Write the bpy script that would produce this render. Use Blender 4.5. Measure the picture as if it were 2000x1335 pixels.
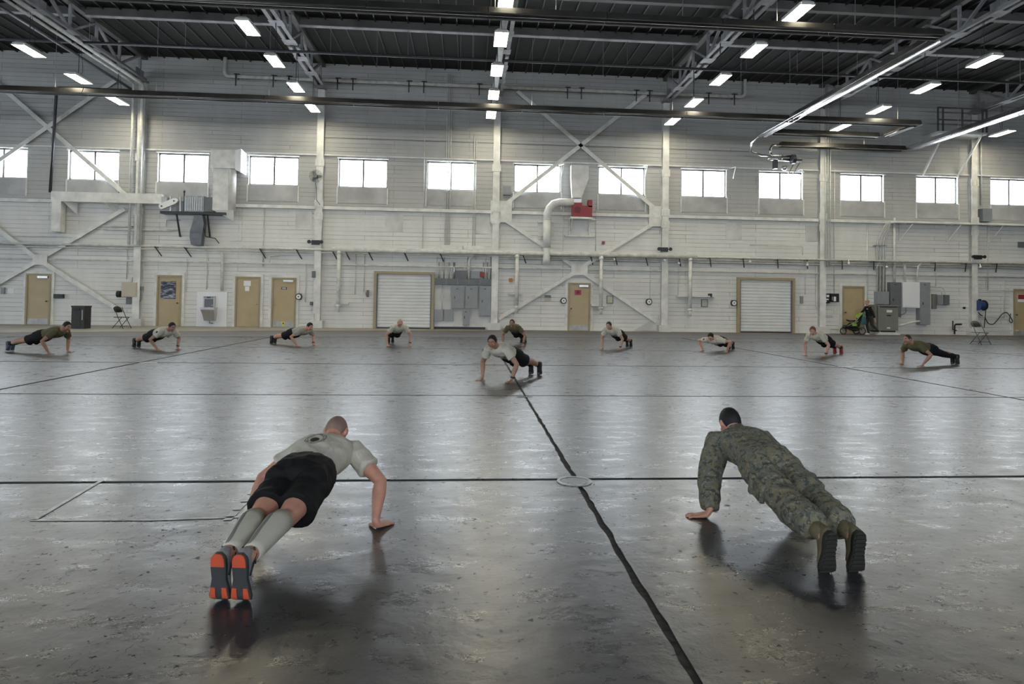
import bpy, math, random
from mathutils import Vector, Matrix, noise
random.seed(7)
for o in list(bpy.data.objects): bpy.data.objects.remove(o, do_unlink=True)
SC = bpy.context.scene
COL = SC.collection
V = Vector
# ------------------------------------------------------------------ camera
FPX, YAW, PITCH, ROLL, CAMH = 1333.0, math.radians(4.62), math.radians(1.5), .0149, 1.38
R0 = V((math.cos(YAW), -math.sin(YAW), 0)); FH = V((math.sin(YAW), math.cos(YAW), 0)); ZZ = V((0, 0, 1))
CF = FH*math.cos(PITCH) + ZZ*math.sin(PITCH)
U0 = -FH*math.sin(PITCH) + ZZ*math.cos(PITCH)
CU = U0*math.cos(ROLL) - R0*math.sin(ROLL); CR = R0*math.cos(ROLL) + U0*math.sin(ROLL)
_d = V((0, 1, 0))
CX = 912 - FPX*_d.dot(CR)/_d.dot(CF); CY = 584 + FPX*_d.dot(CU)/_d.dot(CF)
CAM = V((0, 0, CAMH))
cam = bpy.data.cameras.new('camera'); cam_ob = bpy.data.objects.new('camera', cam); COL.objects.link(cam_ob)
cam.sensor_width = 36; cam.lens = FPX*36/2000
cam.shift_x = (1000-CX)/2000; cam.shift_y = (CY-667.5)/2000
cam.clip_end = 500
M = Matrix((CR, CU, -CF)).transposed().to_4x4(); M.translation = CAM
cam_ob.matrix_world = M
SC.camera = cam_ob
# ------------------------------------------------------------------ sky, exposure
world = bpy.data.worlds.new('overcast_sky'); SC.world = world; world.use_nodes = True
bg = world.node_tree.nodes['Background']; bg.inputs[0].default_value = (.80, .90, 1, 1); bg.inputs[1].default_value = 5.5
WIN_E, LAMP_E = 18.0, 44.0
SC.view_settings.view_transform = 'Standard'; SC.view_settings.look = 'None'
SC.view_settings.gamma = 1; SC.view_settings.use_curve_mapping = False
SC.view_settings.exposure = 0.1
# ------------------------------------------------------------------ picture <-> place
WY = 31.3
def ray(x, y): return CR*((x-CX)/FPX) + CU*((CY-y)/FPX) + CF
def onY(x, y, Y): d = ray(x, y); return CAM + d*(Y/d.y)
def onW(x, y, off=0.0): return onY(x, y, WY-off)
def onZ(x, y, z=0.0): d = ray(x, y); return CAM + d*((z-CAMH)/d.z)
# ------------------------------------------------------------------ materials
MATS = {}
def mat(name, col, rough=.6, metal=0.0, var=.0, vscale=6.0, bump=0.0, bscale=40.0, emit=None, spec=.5, col2=None, stretch=(1, 1, 1)):
    if name in MATS: return MATS[name]
    m = bpy.data.materials.new(name); m.use_nodes = True; nt = m.node_tree; b = nt.nodes['Principled BSDF']
    c = (*col, 1)
    b.inputs['Base Color'].default_value = c; b.inputs['Roughness'].default_value = rough
    b.inputs['Metallic'].default_value = metal; b.inputs['Specular IOR Level'].default_value = spec
    if var or bump or col2:
        g = nt.nodes.new('ShaderNodeNewGeometry'); mp = nt.nodes.new('ShaderNodeMapping'); mp.inputs['Scale'].default_value = stretch
        nt.links.new(g.outputs['Position'], mp.inputs[0])
        n = nt.nodes.new('ShaderNodeTexNoise'); n.inputs['Scale'].default_value = vscale; n.inputs['Detail'].default_value = 5
        nt.links.new(mp.outputs[0], n.inputs['Vector'])
        r = nt.nodes.new('ShaderNodeValToRGB'); r.color_ramp.elements[0].position = .32; r.color_ramp.elements[1].position = .68
        lo = col2 if col2 else tuple(k*(1-var) for k in col)
        hi = col if col2 else tuple(min(1, k*(1+var*.5)) for k in col)
        r.color_ramp.elements[0].color = (*lo, 1); r.color_ramp.elements[1].color = (*hi, 1)
        nt.links.new(n.outputs[0], r.inputs[0]); nt.links.new(r.outputs[0], b.inputs['Base Color'])
        if bump:
            n2 = nt.nodes.new('ShaderNodeTexNoise'); n2.inputs['Scale'].default_value = bscale; n2.inputs['Detail'].default_value = 3
            nt.links.new(mp.outputs[0], n2.inputs['Vector'])
            bp = nt.nodes.new('ShaderNodeBump'); bp.inputs['Strength'].default_value = bump; bp.inputs['Distance'].default_value = .02
            nt.links.new(n2.outputs[0], bp.inputs['Height']); nt.links.new(bp.outputs[0], b.inputs['Normal'])
    if emit:
        b.inputs['Emission Color'].default_value = (*emit[0], 1); b.inputs['Emission Strength'].default_value = emit[1]
    MATS[name] = m; return m

def nodes_of(name):
    m = bpy.data.materials.new(name); m.use_nodes = True; MATS[name] = m
    return m, m.node_tree, m.node_tree.nodes['Principled BSDF']
def N(nt, typ, **kw):
    n = nt.nodes.new(typ)
    for k, v in kw.items():
        if k.startswith('i_'):
            key = k[2:]; key = int(key) if key.isdigit() else key.replace('_', ' ')
            n.inputs[key].default_value = v
        else: setattr(n, k, v)
    return n
def ramp(nt, src, stops):
    r = nt.nodes.new('ShaderNodeValToRGB'); cr = r.color_ramp
    while len(cr.elements) < len(stops): cr.elements.new(.5)
    for e, (p, c) in zip(cr.elements, stops):
        e.position = p; e.color = (c, c, c, 1) if isinstance(c, (int, float)) else (*c, 1)
    nt.links.new(src, r.inputs[0]); return r.outputs[0]
def mix(nt, fac, a, b, typ='MIX'):
    n = nt.nodes.new('ShaderNodeMix'); n.data_type = 'RGBA'; n.blend_type = typ
    for s, v in ((n.inputs[0], fac), (n.inputs[6], a), (n.inputs[7], b)):
        if hasattr(v, 'is_linked'): nt.links.new(v, s)
        elif isinstance(v, (int, float)): s.default_value = v
        else: s.default_value = (*v, 1)
    return n.outputs[2]
def math_(nt, op, a, b=None, c=None):
    n = nt.nodes.new('ShaderNodeMath'); n.operation = op
    for s, v in zip(n.inputs, (a, b, c)):
        if v is None: continue
        if hasattr(v, 'is_linked'): nt.links.new(v, s)
        else: s.default_value = v
    return n.outputs[0]
def posmap(nt, scale=(1, 1, 1), loc=(0, 0, 0)):
    g = nt.nodes.new('ShaderNodeNewGeometry'); mp = nt.nodes.new('ShaderNodeMapping')
    mp.inputs['Scale'].default_value = scale; mp.inputs['Location'].default_value = loc
    nt.links.new(g.outputs['Position'], mp.inputs[0]); return mp.outputs[0]
def noise_(nt, vec, scale, detail=5, rough=.55):
    n = nt.nodes.new('ShaderNodeTexNoise'); n.inputs['Scale'].default_value = scale; n.inputs['Detail'].default_value = detail
    n.inputs['Roughness'].default_value = rough; nt.links.new(vec, n.inputs['Vector']); return n.outputs[0]
def bump_(nt, h, strength, dist, prev=None):
    b = nt.nodes.new('ShaderNodeBump'); b.inputs['Strength'].default_value = strength; b.inputs['Distance'].default_value = dist
    nt.links.new(h, b.inputs['Height'])
    if prev: nt.links.new(prev, b.inputs['Normal'])
    return b.outputs[0]

def concrete_floor():
    m, nt, b = nodes_of('sealed_concrete')
    p = posmap(nt)
    big = noise_(nt, p, .35, 6, .6); mid = noise_(nt, p, 2.2, 8, .65); fine = noise_(nt, p, 24, 6, .7)
    c = ramp(nt, big, [(.3, (.034, .035, .037)), (.7, (.078, .080, .083))])
    c = mix(nt, ramp(nt, mid, [(.35, .75), (.62, 0)]), c, (.026, .026, .026))
    c = mix(nt, math_(nt, 'MULTIPLY', ramp(nt, fine, [(.60, 0), (.72, 1)]), .6), c, (.035, .034, .032))
    # oil coloured dark patches, pits and short cracks
    warp = N(nt, 'ShaderNodeVectorMath', operation='ADD'); nt.links.new(p, warp.inputs[0])
    nz = N(nt, 'ShaderNodeTexNoise', i_Scale=5.0, i_Detail=4.0); nt.links.new(p, nz.inputs['Vector'])
    sc = N(nt, 'ShaderNodeVectorMath', operation='SCALE'); sc.inputs[3].default_value = .25; nt.links.new(nz.outputs['Color'], sc.inputs[0]); nt.links.new(sc.outputs[0], warp.inputs[1])
    vo = N(nt, 'ShaderNodeTexVoronoi', feature='DISTANCE_TO_EDGE', i_Scale=6.5); nt.links.new(warp.outputs[0], vo.inputs['Vector'])
    crack = ramp(nt, vo.outputs['Distance'], [(0, 1), (.016, 0)])
    region = ramp(nt, noise_(nt, p, .9, 4), [(.50, 0), (.64, 1)]); broken = ramp(nt, noise_(nt, p, 9, 3), [(.47, 0), (.60, 1)])
    cm = math_(nt, 'MULTIPLY', math_(nt, 'MULTIPLY', crack, region), broken)
    pit = math_(nt, 'MULTIPLY', ramp(nt, noise_(nt, p, 22, 3, .55), [(.635, 0), (.675, 1)]), ramp(nt, region, [(0, .35), (1, 1)]))
    cm2 = math_(nt, 'MAXIMUM', cm, pit)
    c = mix(nt, math_(nt, 'MULTIPLY', cm2, .85), c, (.02, .018, .015))
    nt.links.new(c, b.inputs['Base Color'])
    ro = ramp(nt, noise_(nt, posmap(nt, (.8, 1.6, 1)), 3.4, 9, .72), [(.28, .215), (.72, .39)])
    ro = math_(nt, 'ADD', ro, math_(nt, 'MULTIPLY', cm2, .4))
    nt.links.new(ro, b.inputs['Roughness'])
    b.inputs['Specular IOR Level'].default_value = .85
    h = math_(nt, 'ADD', math_(nt, 'MULTIPLY', noise_(nt, p, 4.5, 7, .62), 1.0), math_(nt, 'MULTIPLY', fine, .07))
    nrm = bump_(nt, h, .26, .022)
    nt.links.new(math_(nt, 'MULTIPLY', math_(nt, 'SUBTRACT', 1.0, math_(nt, 'MULTIPLY', cm2, .85)), .75), b.inputs['Specular IOR Level'])
    nt.links.new(nrm, b.inputs['Normal'])
    return m

def board_wall(name, tone):
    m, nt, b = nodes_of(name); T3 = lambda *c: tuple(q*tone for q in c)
    g = N(nt, 'ShaderNodeNewGeometry'); sx = N(nt, 'ShaderNodeSeparateXYZ'); nt.links.new(g.outputs['Position'], sx.inputs[0])
    cx = N(nt, 'ShaderNodeCombineXYZ'); nt.links.new(sx.outputs[0], cx.inputs[0]); nt.links.new(sx.outputs[2], cx.inputs[1])
    br = N(nt, 'ShaderNodeTexBrick', offset=.37, offset_frequency=3)
    for k, v in (('Scale', 1.0), ('Mortar Size', .009), ('Mortar Smooth', .25), ('Brick Width', 3.4), ('Row Height', .19), ('Bias', 0.0)): br.inputs[k].default_value = v
    br.inputs['Color1'].default_value = (*T3(.74, .74, .72), 1); br.inputs['Color2'].default_value = (*T3(.66, .66, .645), 1); br.inputs['Mortar'].default_value = (.16, .16, .15, 1)
    nt.links.new(cx.outputs[0], br.inputs['Vector'])
    p = posmap(nt, (.5, 1, 2.0))
    fade = ramp(nt, noise_(nt, p, .9, 4), [(.36, .10), (.62, .95)])
    plain = T3(.70, .70, .68)
    base = mix(nt, fade, plain, br.outputs[0])
    dirt = ramp(nt, noise_(nt, posmap(nt, (1, 1, .45)), 1.6, 7, .65), [(.38, .55), (.66, 0)])
    base = mix(nt, math_(nt, 'MULTIPLY', dirt, .5), base, T3(.48, .475, .45))
    spots = ramp(nt, noise_(nt, posmap(nt, (1, 1, 3.5)), 5, 5, .6), [(.66, 0), (.74, .6)])
    base = mix(nt, spots, base, T3(.34, .33, .30))
    nt.links.new(base, b.inputs['Base Color']); b.inputs['Roughness'].default_value = .7
    hh = math_(nt, 'SUBTRACT', math_(nt, 'MULTIPLY', noise_(nt, p, 6, 4), .3), math_(nt, 'MULTIPLY', br.outputs['Fac'], fade))
    nt.links.new(bump_(nt, hh, .6, .03), b.inputs['Normal'])
    return m

def camo():
    m, nt, b = nodes_of('camouflage_cloth')
    p = posmap(nt, (1, 1, 1))
    a = noise_(nt, p, 20, 4, .65); c2 = noise_(nt, posmap(nt, (1, 1, 1), (3, 7, 1)), 30, 4, .65); c3 = noise_(nt, posmap(nt, (1.0, 1, 1), (9, 2, 4)), 46, 4, .7)
    c = mix(nt, ramp(nt, a, [(.46, 0), (.50, 1)]), (.21, .185, .115), (.165, .165, .135))
    c = mix(nt, ramp(nt, c2, [(.53, 0), (.56, 1)]), c, (.085, .09, .075))
    c = mix(nt, ramp(nt, c3, [(.57, 0), (.61, 1)]), c, (.27, .26, .215))
    nt.links.new(c, b.inputs['Base Color']); b.inputs['Roughness'].default_value = .85; b.inputs['Specular IOR Level'].default_value = .2
    nt.links.new(bump_(nt, noise_(nt, p, 22, 4), .5, .012), b.inputs['Normal'])
    return m

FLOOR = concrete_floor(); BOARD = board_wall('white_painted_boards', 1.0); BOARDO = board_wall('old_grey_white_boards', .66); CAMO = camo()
WHITE = mat('white_paint', (.70, .70, .68), .55, var=.18, vscale=3)
PLASTER = mat('grey_white_plaster', (.62, .62, .61), .8, var=.22, vscale=1.2, bump=.15, bscale=8)
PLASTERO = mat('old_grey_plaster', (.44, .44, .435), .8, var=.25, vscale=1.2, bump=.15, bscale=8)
PIPE = mat('cream_pipe_paint', (.66, .66, .62), .5, var=.22, vscale=4)
STEELW = mat('white_steel_paint', (.70, .70, .67), .55, var=.2, vscale=2.5)
TAN = mat('tan_door_paint', (.42, .335, .20), .5, var=.06, vscale=2)
TANF = mat('tan_frame_paint', (.33, .275, .165), .5, var=.1, vscale=3)
BEIGE = mat('beige_box_paint', (.48, .43, .33), .5)
GREY = mat('grey_enamel', (.25, .265, .28), .45, var=.08, vscale=4)
GREYD = mat('dark_grey_enamel', (.13, .14, .15), .5, var=.1, vscale=4)
GREYG = mat('grey_green_enamel', (.20, .20, .175), .5, var=.08, vscale=4)
STEEL = mat('brushed_steel', (.55, .55, .56), .35, metal=.9, var=.1)
GALV = mat('galvanised_duct', (.62, .63, .65), .32, metal=.75, var=.2, vscale=3)
BLACK = mat('black_plastic', (.015, .015, .016), .45)
IRON = mat('dark_iron_pipe', (.045, .047, .052), .4, metal=.3)
HOOD = mat('sooty_aluminium', (.10, .095, .09), .42, metal=.6, var=.35, vscale=1.2)
TUBED = mat('sooty_tube', (.14, .13, .125), .35, metal=.7, var=.4, vscale=1.5)
ALU = mat('polished_aluminium', (.75, .75, .76), .22, metal=.95, var=.2, vscale=2)
DECK = mat('dark_roof_deck', (.014, .013, .0125), .8, var=.3, vscale=1.5)
DECKR = mat('deck_rib_steel', (.05, .048, .045), .6)
PURL = mat('grey_roof_steel', (.11, .105, .10), .6, var=.35, vscale=1.2)
TRUSS = mat('flaking_grey_paint', (.30, .30, .31), .55, var=.4, vscale=1.8)
RED = mat('red_enamel', (.26, .02, .03), .45)
BLUE = mat('blue_enamel', (.02, .05, .17), .45)
WHITEP = mat('white_sheet', (.75, .76, .78), .6)
CHROME = mat('kick_plate_steel', (.42, .42, .42), .55, metal=.4, var=.2)
RUBBER = mat('black_rubber', (.02, .02, .02), .7)
JOINT = mat('joint_dirt', (.06, .056, .05), .85, var=.6, vscale=20)
SHUT = mat('shutter_enamel', (.66, .67, .67), .5, var=.06, vscale=2)
FRAMEG = mat('grey_window_frame', (.30, .30, .29), .6)
GLASS = mat('bright_window_glass', (.85, .9, .95), .3, emit=((.84, .92, 1.0), WIN_E))
LENS = mat('lit_lamp_lens', (.9, .9, .85), .4, emit=((1.0, .91, .68), LAMP_E))
LAMPH = mat('lamp_housing', (.55, .55, .53), .45)
BULB = mat('white_globe', (.8, .8, .78), .4)
# ------------------------------------------------------------------ mesh helpers
class MB:
    def __init__(s): s.v = []; s.f = []
    def add(s, vs, fs):
        o = len(s.v); s.v += [V(p) for p in vs]; s.f += [tuple(i+o for i in f) for f in fs]; return s
    def obox(s, c, a, b, d):
        c, a, b, d = V(c), V(a), V(b), V(d)
        vs = [c+a*i+b*j+d*k for k in (-1, 1) for j in (-1, 1) for i in (-1, 1)]
        fs = [(0, 2, 3, 1), (4, 5, 7, 6), (0, 1, 5, 4), (2, 6, 7, 3), (0, 4, 6, 2), (1, 3, 7, 5)]
        if a.cross(b).dot(d) < 0: fs = [tuple(reversed(f)) for f in fs]
        return s.add(vs, fs)
    def box(s, x0, x1, y0, y1, z0, z1):
        return s.obox(((x0+x1)/2, (y0+y1)/2, (z0+z1)/2), (abs(x1-x0)/2, 0, 0), (0, abs(y1-y0)/2, 0), (0, 0, abs(z1-z0)/2))
    def bar(s, p, q, w, h, up=(0, 0, 1)):
        p, q = V(p), V(q); t = (q-p); L = t.length; t.normalize(); u = V(up); sd = t.cross(u)
        if sd.length < 1e-4: sd = t.cross(V((0, 1, 0)))
        sd.normalize(); u = sd.cross(t)
        return s.obox((p+q)/2, sd*w/2, t*L/2, u*h/2)
    def cyl(s, p, q, r, r2=None, n=10):
        r2 = r if r2 is None else r2
        p, q = V(p), V(q); t = (q-p).normalized(); a = t.orthogonal().normalized(); b = t.cross(a)
        vs = [p+(a*math.cos(2*math.pi*i/n)+b*math.sin(2*math.pi*i/n))*r for i in range(n)] + [q+(a*math.cos(2*math.pi*i/n)+b*math.sin(2*math.pi*i/n))*r2 for i in range(n)]
        fs = [(i, (i+1) % n, n+(i+1) % n, n+i) for i in range(n)] + [tuple(reversed(range(n))), tuple(range(n, 2*n))]
        return s.add(vs, fs)
    def tube(s, pts, r, n=8, bend=0.0):
        pts = [V(p) for p in pts]
        if bend:
            out = [pts[0]]
            for i in range(1, len(pts)-1):
                a, b, c = pts[i-1], pts[i], pts[i+1]; d = min(bend, (a-b).length*.45, (c-b).length*.45)
                p0 = b+(a-b).normalized()*d; p1 = b+(c-b).normalized()*d
                for k in range(5):
                    t = k/4; out.append(p0*(1-t)**2+b*2*t*(1-t)+p1*t*t)
            out.append(pts[-1]); pts = out
        rr = r if isinstance(r, (list, tuple)) else [r]*len(pts)
        rings = []; prev = None
        for i, p in enumerate(pts):
            t = ((pts[min(i+1, len(pts)-1)]-p).normalized() + (p-pts[max(i-1, 0)]).normalized()).normalized()
            a = t.orthogonal().normalized() if prev is None else (prev-t*prev.dot(t)).normalized()
            prev = a; b = t.cross(a)
            rings.append([p+(a*math.cos(2*math.pi*k/n)+b*math.sin(2*math.pi*k/n))*rr[i] for k in range(n)])
        return s.rings(rings)
    def rings(s, rings, cap=True):
        n = len(rings[0]); vs = [p for r in rings for p in r]; fs = []
        for j in range(len(rings)-1):
            for i in range(n): fs.append((j*n+i, j*n+(i+1) % n, (j+1)*n+(i+1) % n, (j+1)*n+i))
        if cap: fs += [tuple(reversed(range(n))), tuple(range((len(rings)-1)*n, len(rings)*n))]
        return s.add(vs, fs)
    def limb(s, pts, radii, ref, n=14, ex=2.0, capf=.6):
        """lofted limb: radii (side, normal); rounded ends"""
        pts = [V(p) for p in pts]; ref = V(ref); rings = []
        radii = [(r, r) if isinstance(r, (int, float)) else r for r in radii]
        T = []
        for i in range(len(pts)):
            T.append(((pts[min(i+1, len(pts)-1)]-pts[i]).normalized()+(pts[i]-pts[max(i-1, 0)]).normalized()).normalized())
        def ring(p, t, a, b):
            sd = (ref-t*ref.dot(t)).normalized(); nm = t.cross(sd); out = []
            for k in range(n):
                c, sn = math.cos(2*math.pi*k/n), math.sin(2*math.pi*k/n)
                out.append(p+sd*a*math.copysign(abs(c)**(2/ex), c)+nm*b*math.copysign(abs(sn)**(2/ex), sn))
            return out
        r0 = min(radii[0]); r1 = min(radii[-1])
        if capf:
            for q, sc in ((1, .15), (.75, .62), (.4, .88)): rings.append(ring(pts[0]-T[0]*r0*capf*q, T[0], radii[0][0]*sc, radii[0][1]*sc))
        for p, t, (a, b) in zip(pts, T, radii): rings.append(ring(p, t, a, b))
        if capf:
            for q, sc in ((.4, .88), (.75, .62), (1, .15)): rings.append(ring(pts[-1]+T[-1]*r1*capf*q, T[-1], radii[-1][0]*sc, radii[-1][1]*sc))
        return s.rings(rings)
    def ball(s, c, r, ax=None, nu=12, nv=8):
        c = V(c); r = (r, r, r) if isinstance(r, (int, float)) else r
        X, Y, Z = ax if ax else (V((1, 0, 0)), V((0, 1, 0)), V((0, 0, 1)))
        rings = []
        for j in range(1, nv):
            th = math.pi*j/nv
            rings.append([c+X*r[0]*math.sin(th)*math.cos(2*math.pi*i/nu)+Y*r[1]*math.sin(th)*math.sin(2*math.pi*i/nu)-Z*r[2]*math.cos(th) for i in range(nu)])
        return s.rings(rings)
    def prism(s, poly, d):
        """closed planar polygon (3D points) extruded by vector d"""
        poly = [V(p) for p in poly]; d = V(d); n = len(poly)
        return s.add(poly+[p+d for p in poly], [tuple(reversed(range(n))), tuple(range(n, 2*n))]+[(i, (i+1) % n, n+(i+1) % n, n+i) for i in range(n)])
    def build(s, name, m, parent=None, smooth=False, flip=False):
        off = parent_world(parent) if parent is not None else V((0, 0, 0))
        me = bpy.data.meshes.new(name); me.from_pydata([tuple(p-off) for p in s.v], [], s.f); me.update()
        if m: me.materials.append(m)
        o = bpy.data.objects.new(name, me); COL.objects.link(o)
        if parent is not None: o.parent = parent
        if smooth:
            me.polygons.foreach_set('use_smooth', [True]*len(me.polygons))
        return o
def parent_world(p):
    w = V((0, 0, 0))
    while p is not None: w += p.location; p = p.parent
    return w
def tag(o, label=None, cat=None, group=None, kind=None):
    if label: o['label'] = label
    if cat: o['category'] = cat
    if group: o['group'] = group
    if kind: o['kind'] = kind
    return o
def thing(name, label, cat, loc, group=None):
    o = bpy.data.objects.new(name, None); o.empty_display_size = .1; COL.objects.link(o); o.location = loc
    return tag(o, label, cat, group)
def copy_tree(o, parent=None):
    c = o.copy(); COL.objects.link(c); c.parent = parent
    for ch in list(o.children): copy_tree(ch, c)
    return c
def rect(x0, y0, x1, y1, off=0.0):
    """picture rectangle -> X0,X1,Z0,Z1 on the plane at distance off before the far wall"""
    xm, ym = (x0+x1)/2, (y0+y1)/2
    c = onW(xm, ym, off); w = onW(x1, ym, off).x-onW(x0, ym, off).x; h = onW(xm, y0, off).z-onW(xm, y1, off).z
    return c.x-w/2, c.x+w/2, c.z-h/2, c.z+h/2
def wbox(mb, x0, y0, x1, y1, d1, d0=-.02):
    a, b, c, d = rect(x0, y0, x1, y1, d1); return mb.box(a, b, WY-d1, WY-d0, c, d)
def path(pts, off):
    out = [onW(*pts[0], off)]
    for (xa, ya), (xb, yb) in zip(pts, pts[1:]):
        p = onW(xb, yb, off)
        if abs(xb-xa) > 4*abs(yb-ya): p.z = out[-1].z
        elif abs(yb-ya) > 4*abs(xb-xa): p.x = out[-1].x
        out.append(p)
    return out
ORD = ['first', 'second', 'third', 'fourth', 'fifth', 'sixth', 'seventh', 'eighth', 'ninth', 'tenth', 'eleventh', 'twelfth', 'thirteenth', 'fourteenth', 'fifteenth', 'sixteenth', 'seventeenth', 'eighteenth', 'nineteenth', 'twentieth', 'twenty-first', 'twenty-second', 'twenty-third', 'twenty-fourth']
# ------------------------------------------------------------------ structure: floor slabs
XL, XR, YB, ZR = -42.0, 46.0, -16.0, 11.95
fl = tag(MB().box(XL, XR, YB, WY+.3, -.30, -.012).build('floor', JOINT), 'grey sealed concrete hangar floor cut into large slabs', 'floor', kind='structure')
XJ = [.86+7.45*i for i in range(-6, 7)]; YJ = [5.27+4.6*j for j in range(-5, 7)]
XJ = [XL]+[x for x in XJ if XL+1 < x < XR-1]+[XR]; YJ = [YB]+[y for y in YJ if YB+1 < y < WY-1]+[WY]
def wob(x, y, a): return a*(noise.noise(V((x*1.7, y*2.3, 3)))+.6*noise.noise(V((x*7, y*9, 9))))
for i in range(len(XJ)-1):
    for j in range(len(YJ)-1):
        x0, x1, y0, y1 = XJ[i], XJ[i+1], YJ[j], YJ[j+1]
        near = x1 > -8 and x0 < 9 and y0 < 20
        cl = abs(x0-.86) < .1; cr = abs(x1-.86) < .1
        gl = .013 if cl else .034; gr = .013 if cr else .034
        pts = []
        n = 46 if (near and (cl or cr)) else 2
        nb = 14 if near else 2
        def edge(p, q, k, f):
            for t in range(k-1 if k > 1 else 1):
                s_ = t/(k-1); pts.append(f(p[0]+(q[0]-p[0])*s_, p[1]+(q[1]-p[1])*s_))
        
        GY = lambda y: .028 if abs(y-5.27) < .1 else .018 if y < 6 else .030 if y < 12 else .042 if y < 16 else .03
        ty0 = GY(y0); ty1 = GY(y1)
        edge((x0, y0), (x1, y0), nb, lambda x, y: (min(max(x, x0+gl), x1-gr), y+ty0+abs(wob(x*.5, y+11, .012))*(1 if near else 0)))
        edge((x1, y0), (x1, y1), n if cr else 2, lambda x, y: (x-gr-(abs(wob(2.3, y*3.2, .03)) if cr and near else 0), min(max(y, y0+ty0), y1-ty1)))
        edge((x1, y1), (x0, y1), nb, lambda x, y: (min(max(x, x0+gl), x1-gr), y-ty1-abs(wob(x*.5, y, .012))*(1 if near else 0)))
        edge((x0, y1), (x0, y0), n if cl else 2, lambda x, y: (x+gl+(abs(wob(7.1, y*3.2, .03)) if cl and near else 0), min(max(y, y0+ty0), y1-ty1)))
        mb = MB(); k = len(pts)
        mb.add([(p[0], p[1], 0) for p in pts]+[(p[0], p[1], -.012) for p in pts], [tuple(range(k))]+[(a, k+a, k+(a+1) % k, (a+1) % k) for a in range(k)])
        mb.build('slab', FLOOR, fl)
# painted track strip along the far wall
def strip(name, pl, z, m, label, cat='floor marking'):
    mb = MB(); P = [V((p.x, p.y, z)) for p in pl]
    mb.prism(P, (0, 0, .004))
    o = mb.build(name, m); return tag(o, label, cat)
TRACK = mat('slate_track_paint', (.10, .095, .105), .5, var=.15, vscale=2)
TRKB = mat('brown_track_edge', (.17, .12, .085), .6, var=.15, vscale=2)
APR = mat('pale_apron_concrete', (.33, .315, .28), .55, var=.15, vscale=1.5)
EX = [-300, 0, 500, 1000, 1500, 2000, 2300]
lo = [656, 657.5, 657.5, 658.5, 660.5, 662.5, 663.5]; hi = [651, 651, 648, 647.5, 652, 656.5, 660]; br = [649, 649, 645.5, 645.3, 650.3, 655, 658.6]
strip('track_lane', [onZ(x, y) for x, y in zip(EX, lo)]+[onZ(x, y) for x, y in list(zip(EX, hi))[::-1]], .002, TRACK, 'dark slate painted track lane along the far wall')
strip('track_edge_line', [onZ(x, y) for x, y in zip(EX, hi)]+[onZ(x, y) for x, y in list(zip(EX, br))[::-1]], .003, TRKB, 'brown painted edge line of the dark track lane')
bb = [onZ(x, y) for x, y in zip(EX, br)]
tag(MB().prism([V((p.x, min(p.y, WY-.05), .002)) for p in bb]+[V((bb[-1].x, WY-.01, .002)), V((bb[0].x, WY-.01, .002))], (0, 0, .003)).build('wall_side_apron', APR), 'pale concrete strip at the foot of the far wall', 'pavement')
LINE = mat('worn_white_floor_paint', (.42, .42, .40), .35, var=.5, vscale=9)
def fline(pts, w, label, name='floor_line', z=.003, m=LINE):
    P = [onZ(*p) for p in pts]; mb = MB()
    for p, q in zip(P, P[1:]): mb.bar((p.x, p.y, z), (q.x, q.y, z), w, .002)
    return tag(mb.build(name, m), label, 'floor marking')
fline([(60, 1016), (300, 1015.5), (520, 1008)], .028, 'thin white line on the concrete left of the shin socks')
fline([(66, 1016), (196, 940)], .03, 'faint slanting pale line nearest the left edge of the floor')
for k, (a, b) in enumerate([((444, 1016), (460, 999)), ((462, 996), (475, 983)), ((477, 980), (488, 968)), ((490, 965), (503, 950))]):
    fline([a, b], .05, f'{ORD[k]} short white dash from the thin line up to the black shorts', 'floor_dash')
fline([(1010, 775), (1040, 775)], .05, 'short dark tie down bar across the centre joint', 'tie_down_bar', .006, IRON)
for k, (px, py, rr) in enumerate([(1122, 940, .135), (1652, 716, .16), (290, 708, .16)]):
    c = onZ(px, py); mb = MB(); t = thing('floor_anchor_plate', ['round worn anchor plate where the wide joints cross', 'pale anchor plate on the joints near the right olive shirt', 'pale anchor plate on the joints near the left grey shirt'][k], 'floor plate', (c.x, c.y, 0))
    n = 28; ro = [(c.x+rr*math.cos(2*math.pi*i/n), c.y+rr*math.sin(2*math.pi*i/n)) for i in range(n)]
    MB().cyl((c.x, c.y, -.02), (c.x, c.y, .004), rr*.8, n=28).build('disc', FLOOR if k == 0 else LINE, t)
    mb.rings([[V((x, y, 0)) for x, y in ro], [V((x, y, .007)) for x, y in ro], [V((c.x+(x-c.x)*.82, c.y+(y-c.y)*.82, .007)) for x, y in ro], [V((c.x+(x-c.x)*.82, c.y+(y-c.y)*.82, 0)) for x, y in ro]], cap=False)
    mb.build('rim', LINE, t)
# ------------------------------------------------------------------ far wall with its openings
WIN = [(-46, 291, 53, 346), (133, 295, 232, 350), (308, 300, 407, 355), (486, 304, 583, 360), (661, 309, 757, 365), (834, 314, 928, 370), (1004, 319, 1096, 375), (1169, 325, 1260, 380), (1331, 331, 1419, 385), (1483, 335, 1568, 389), (1642, 341, 1726, 395), (1790, 347, 1871, 399), (1935, 351, 2014, 403)]
wr = [rect(*w) for w in WIN]
WZ0 = sum(w[2] for w in wr)/13; WZ1 = sum(w[3] for w in wr)/13
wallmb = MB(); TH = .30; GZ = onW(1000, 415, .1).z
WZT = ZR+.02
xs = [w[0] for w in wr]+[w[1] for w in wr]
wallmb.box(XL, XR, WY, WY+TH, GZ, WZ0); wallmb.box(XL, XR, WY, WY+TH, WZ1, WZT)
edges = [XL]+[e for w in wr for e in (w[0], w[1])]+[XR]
for a, b in zip(edges[::2], edges[1::2]): wallmb.box(a, b, WY, WY+TH, WZ0, WZ1)
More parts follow.
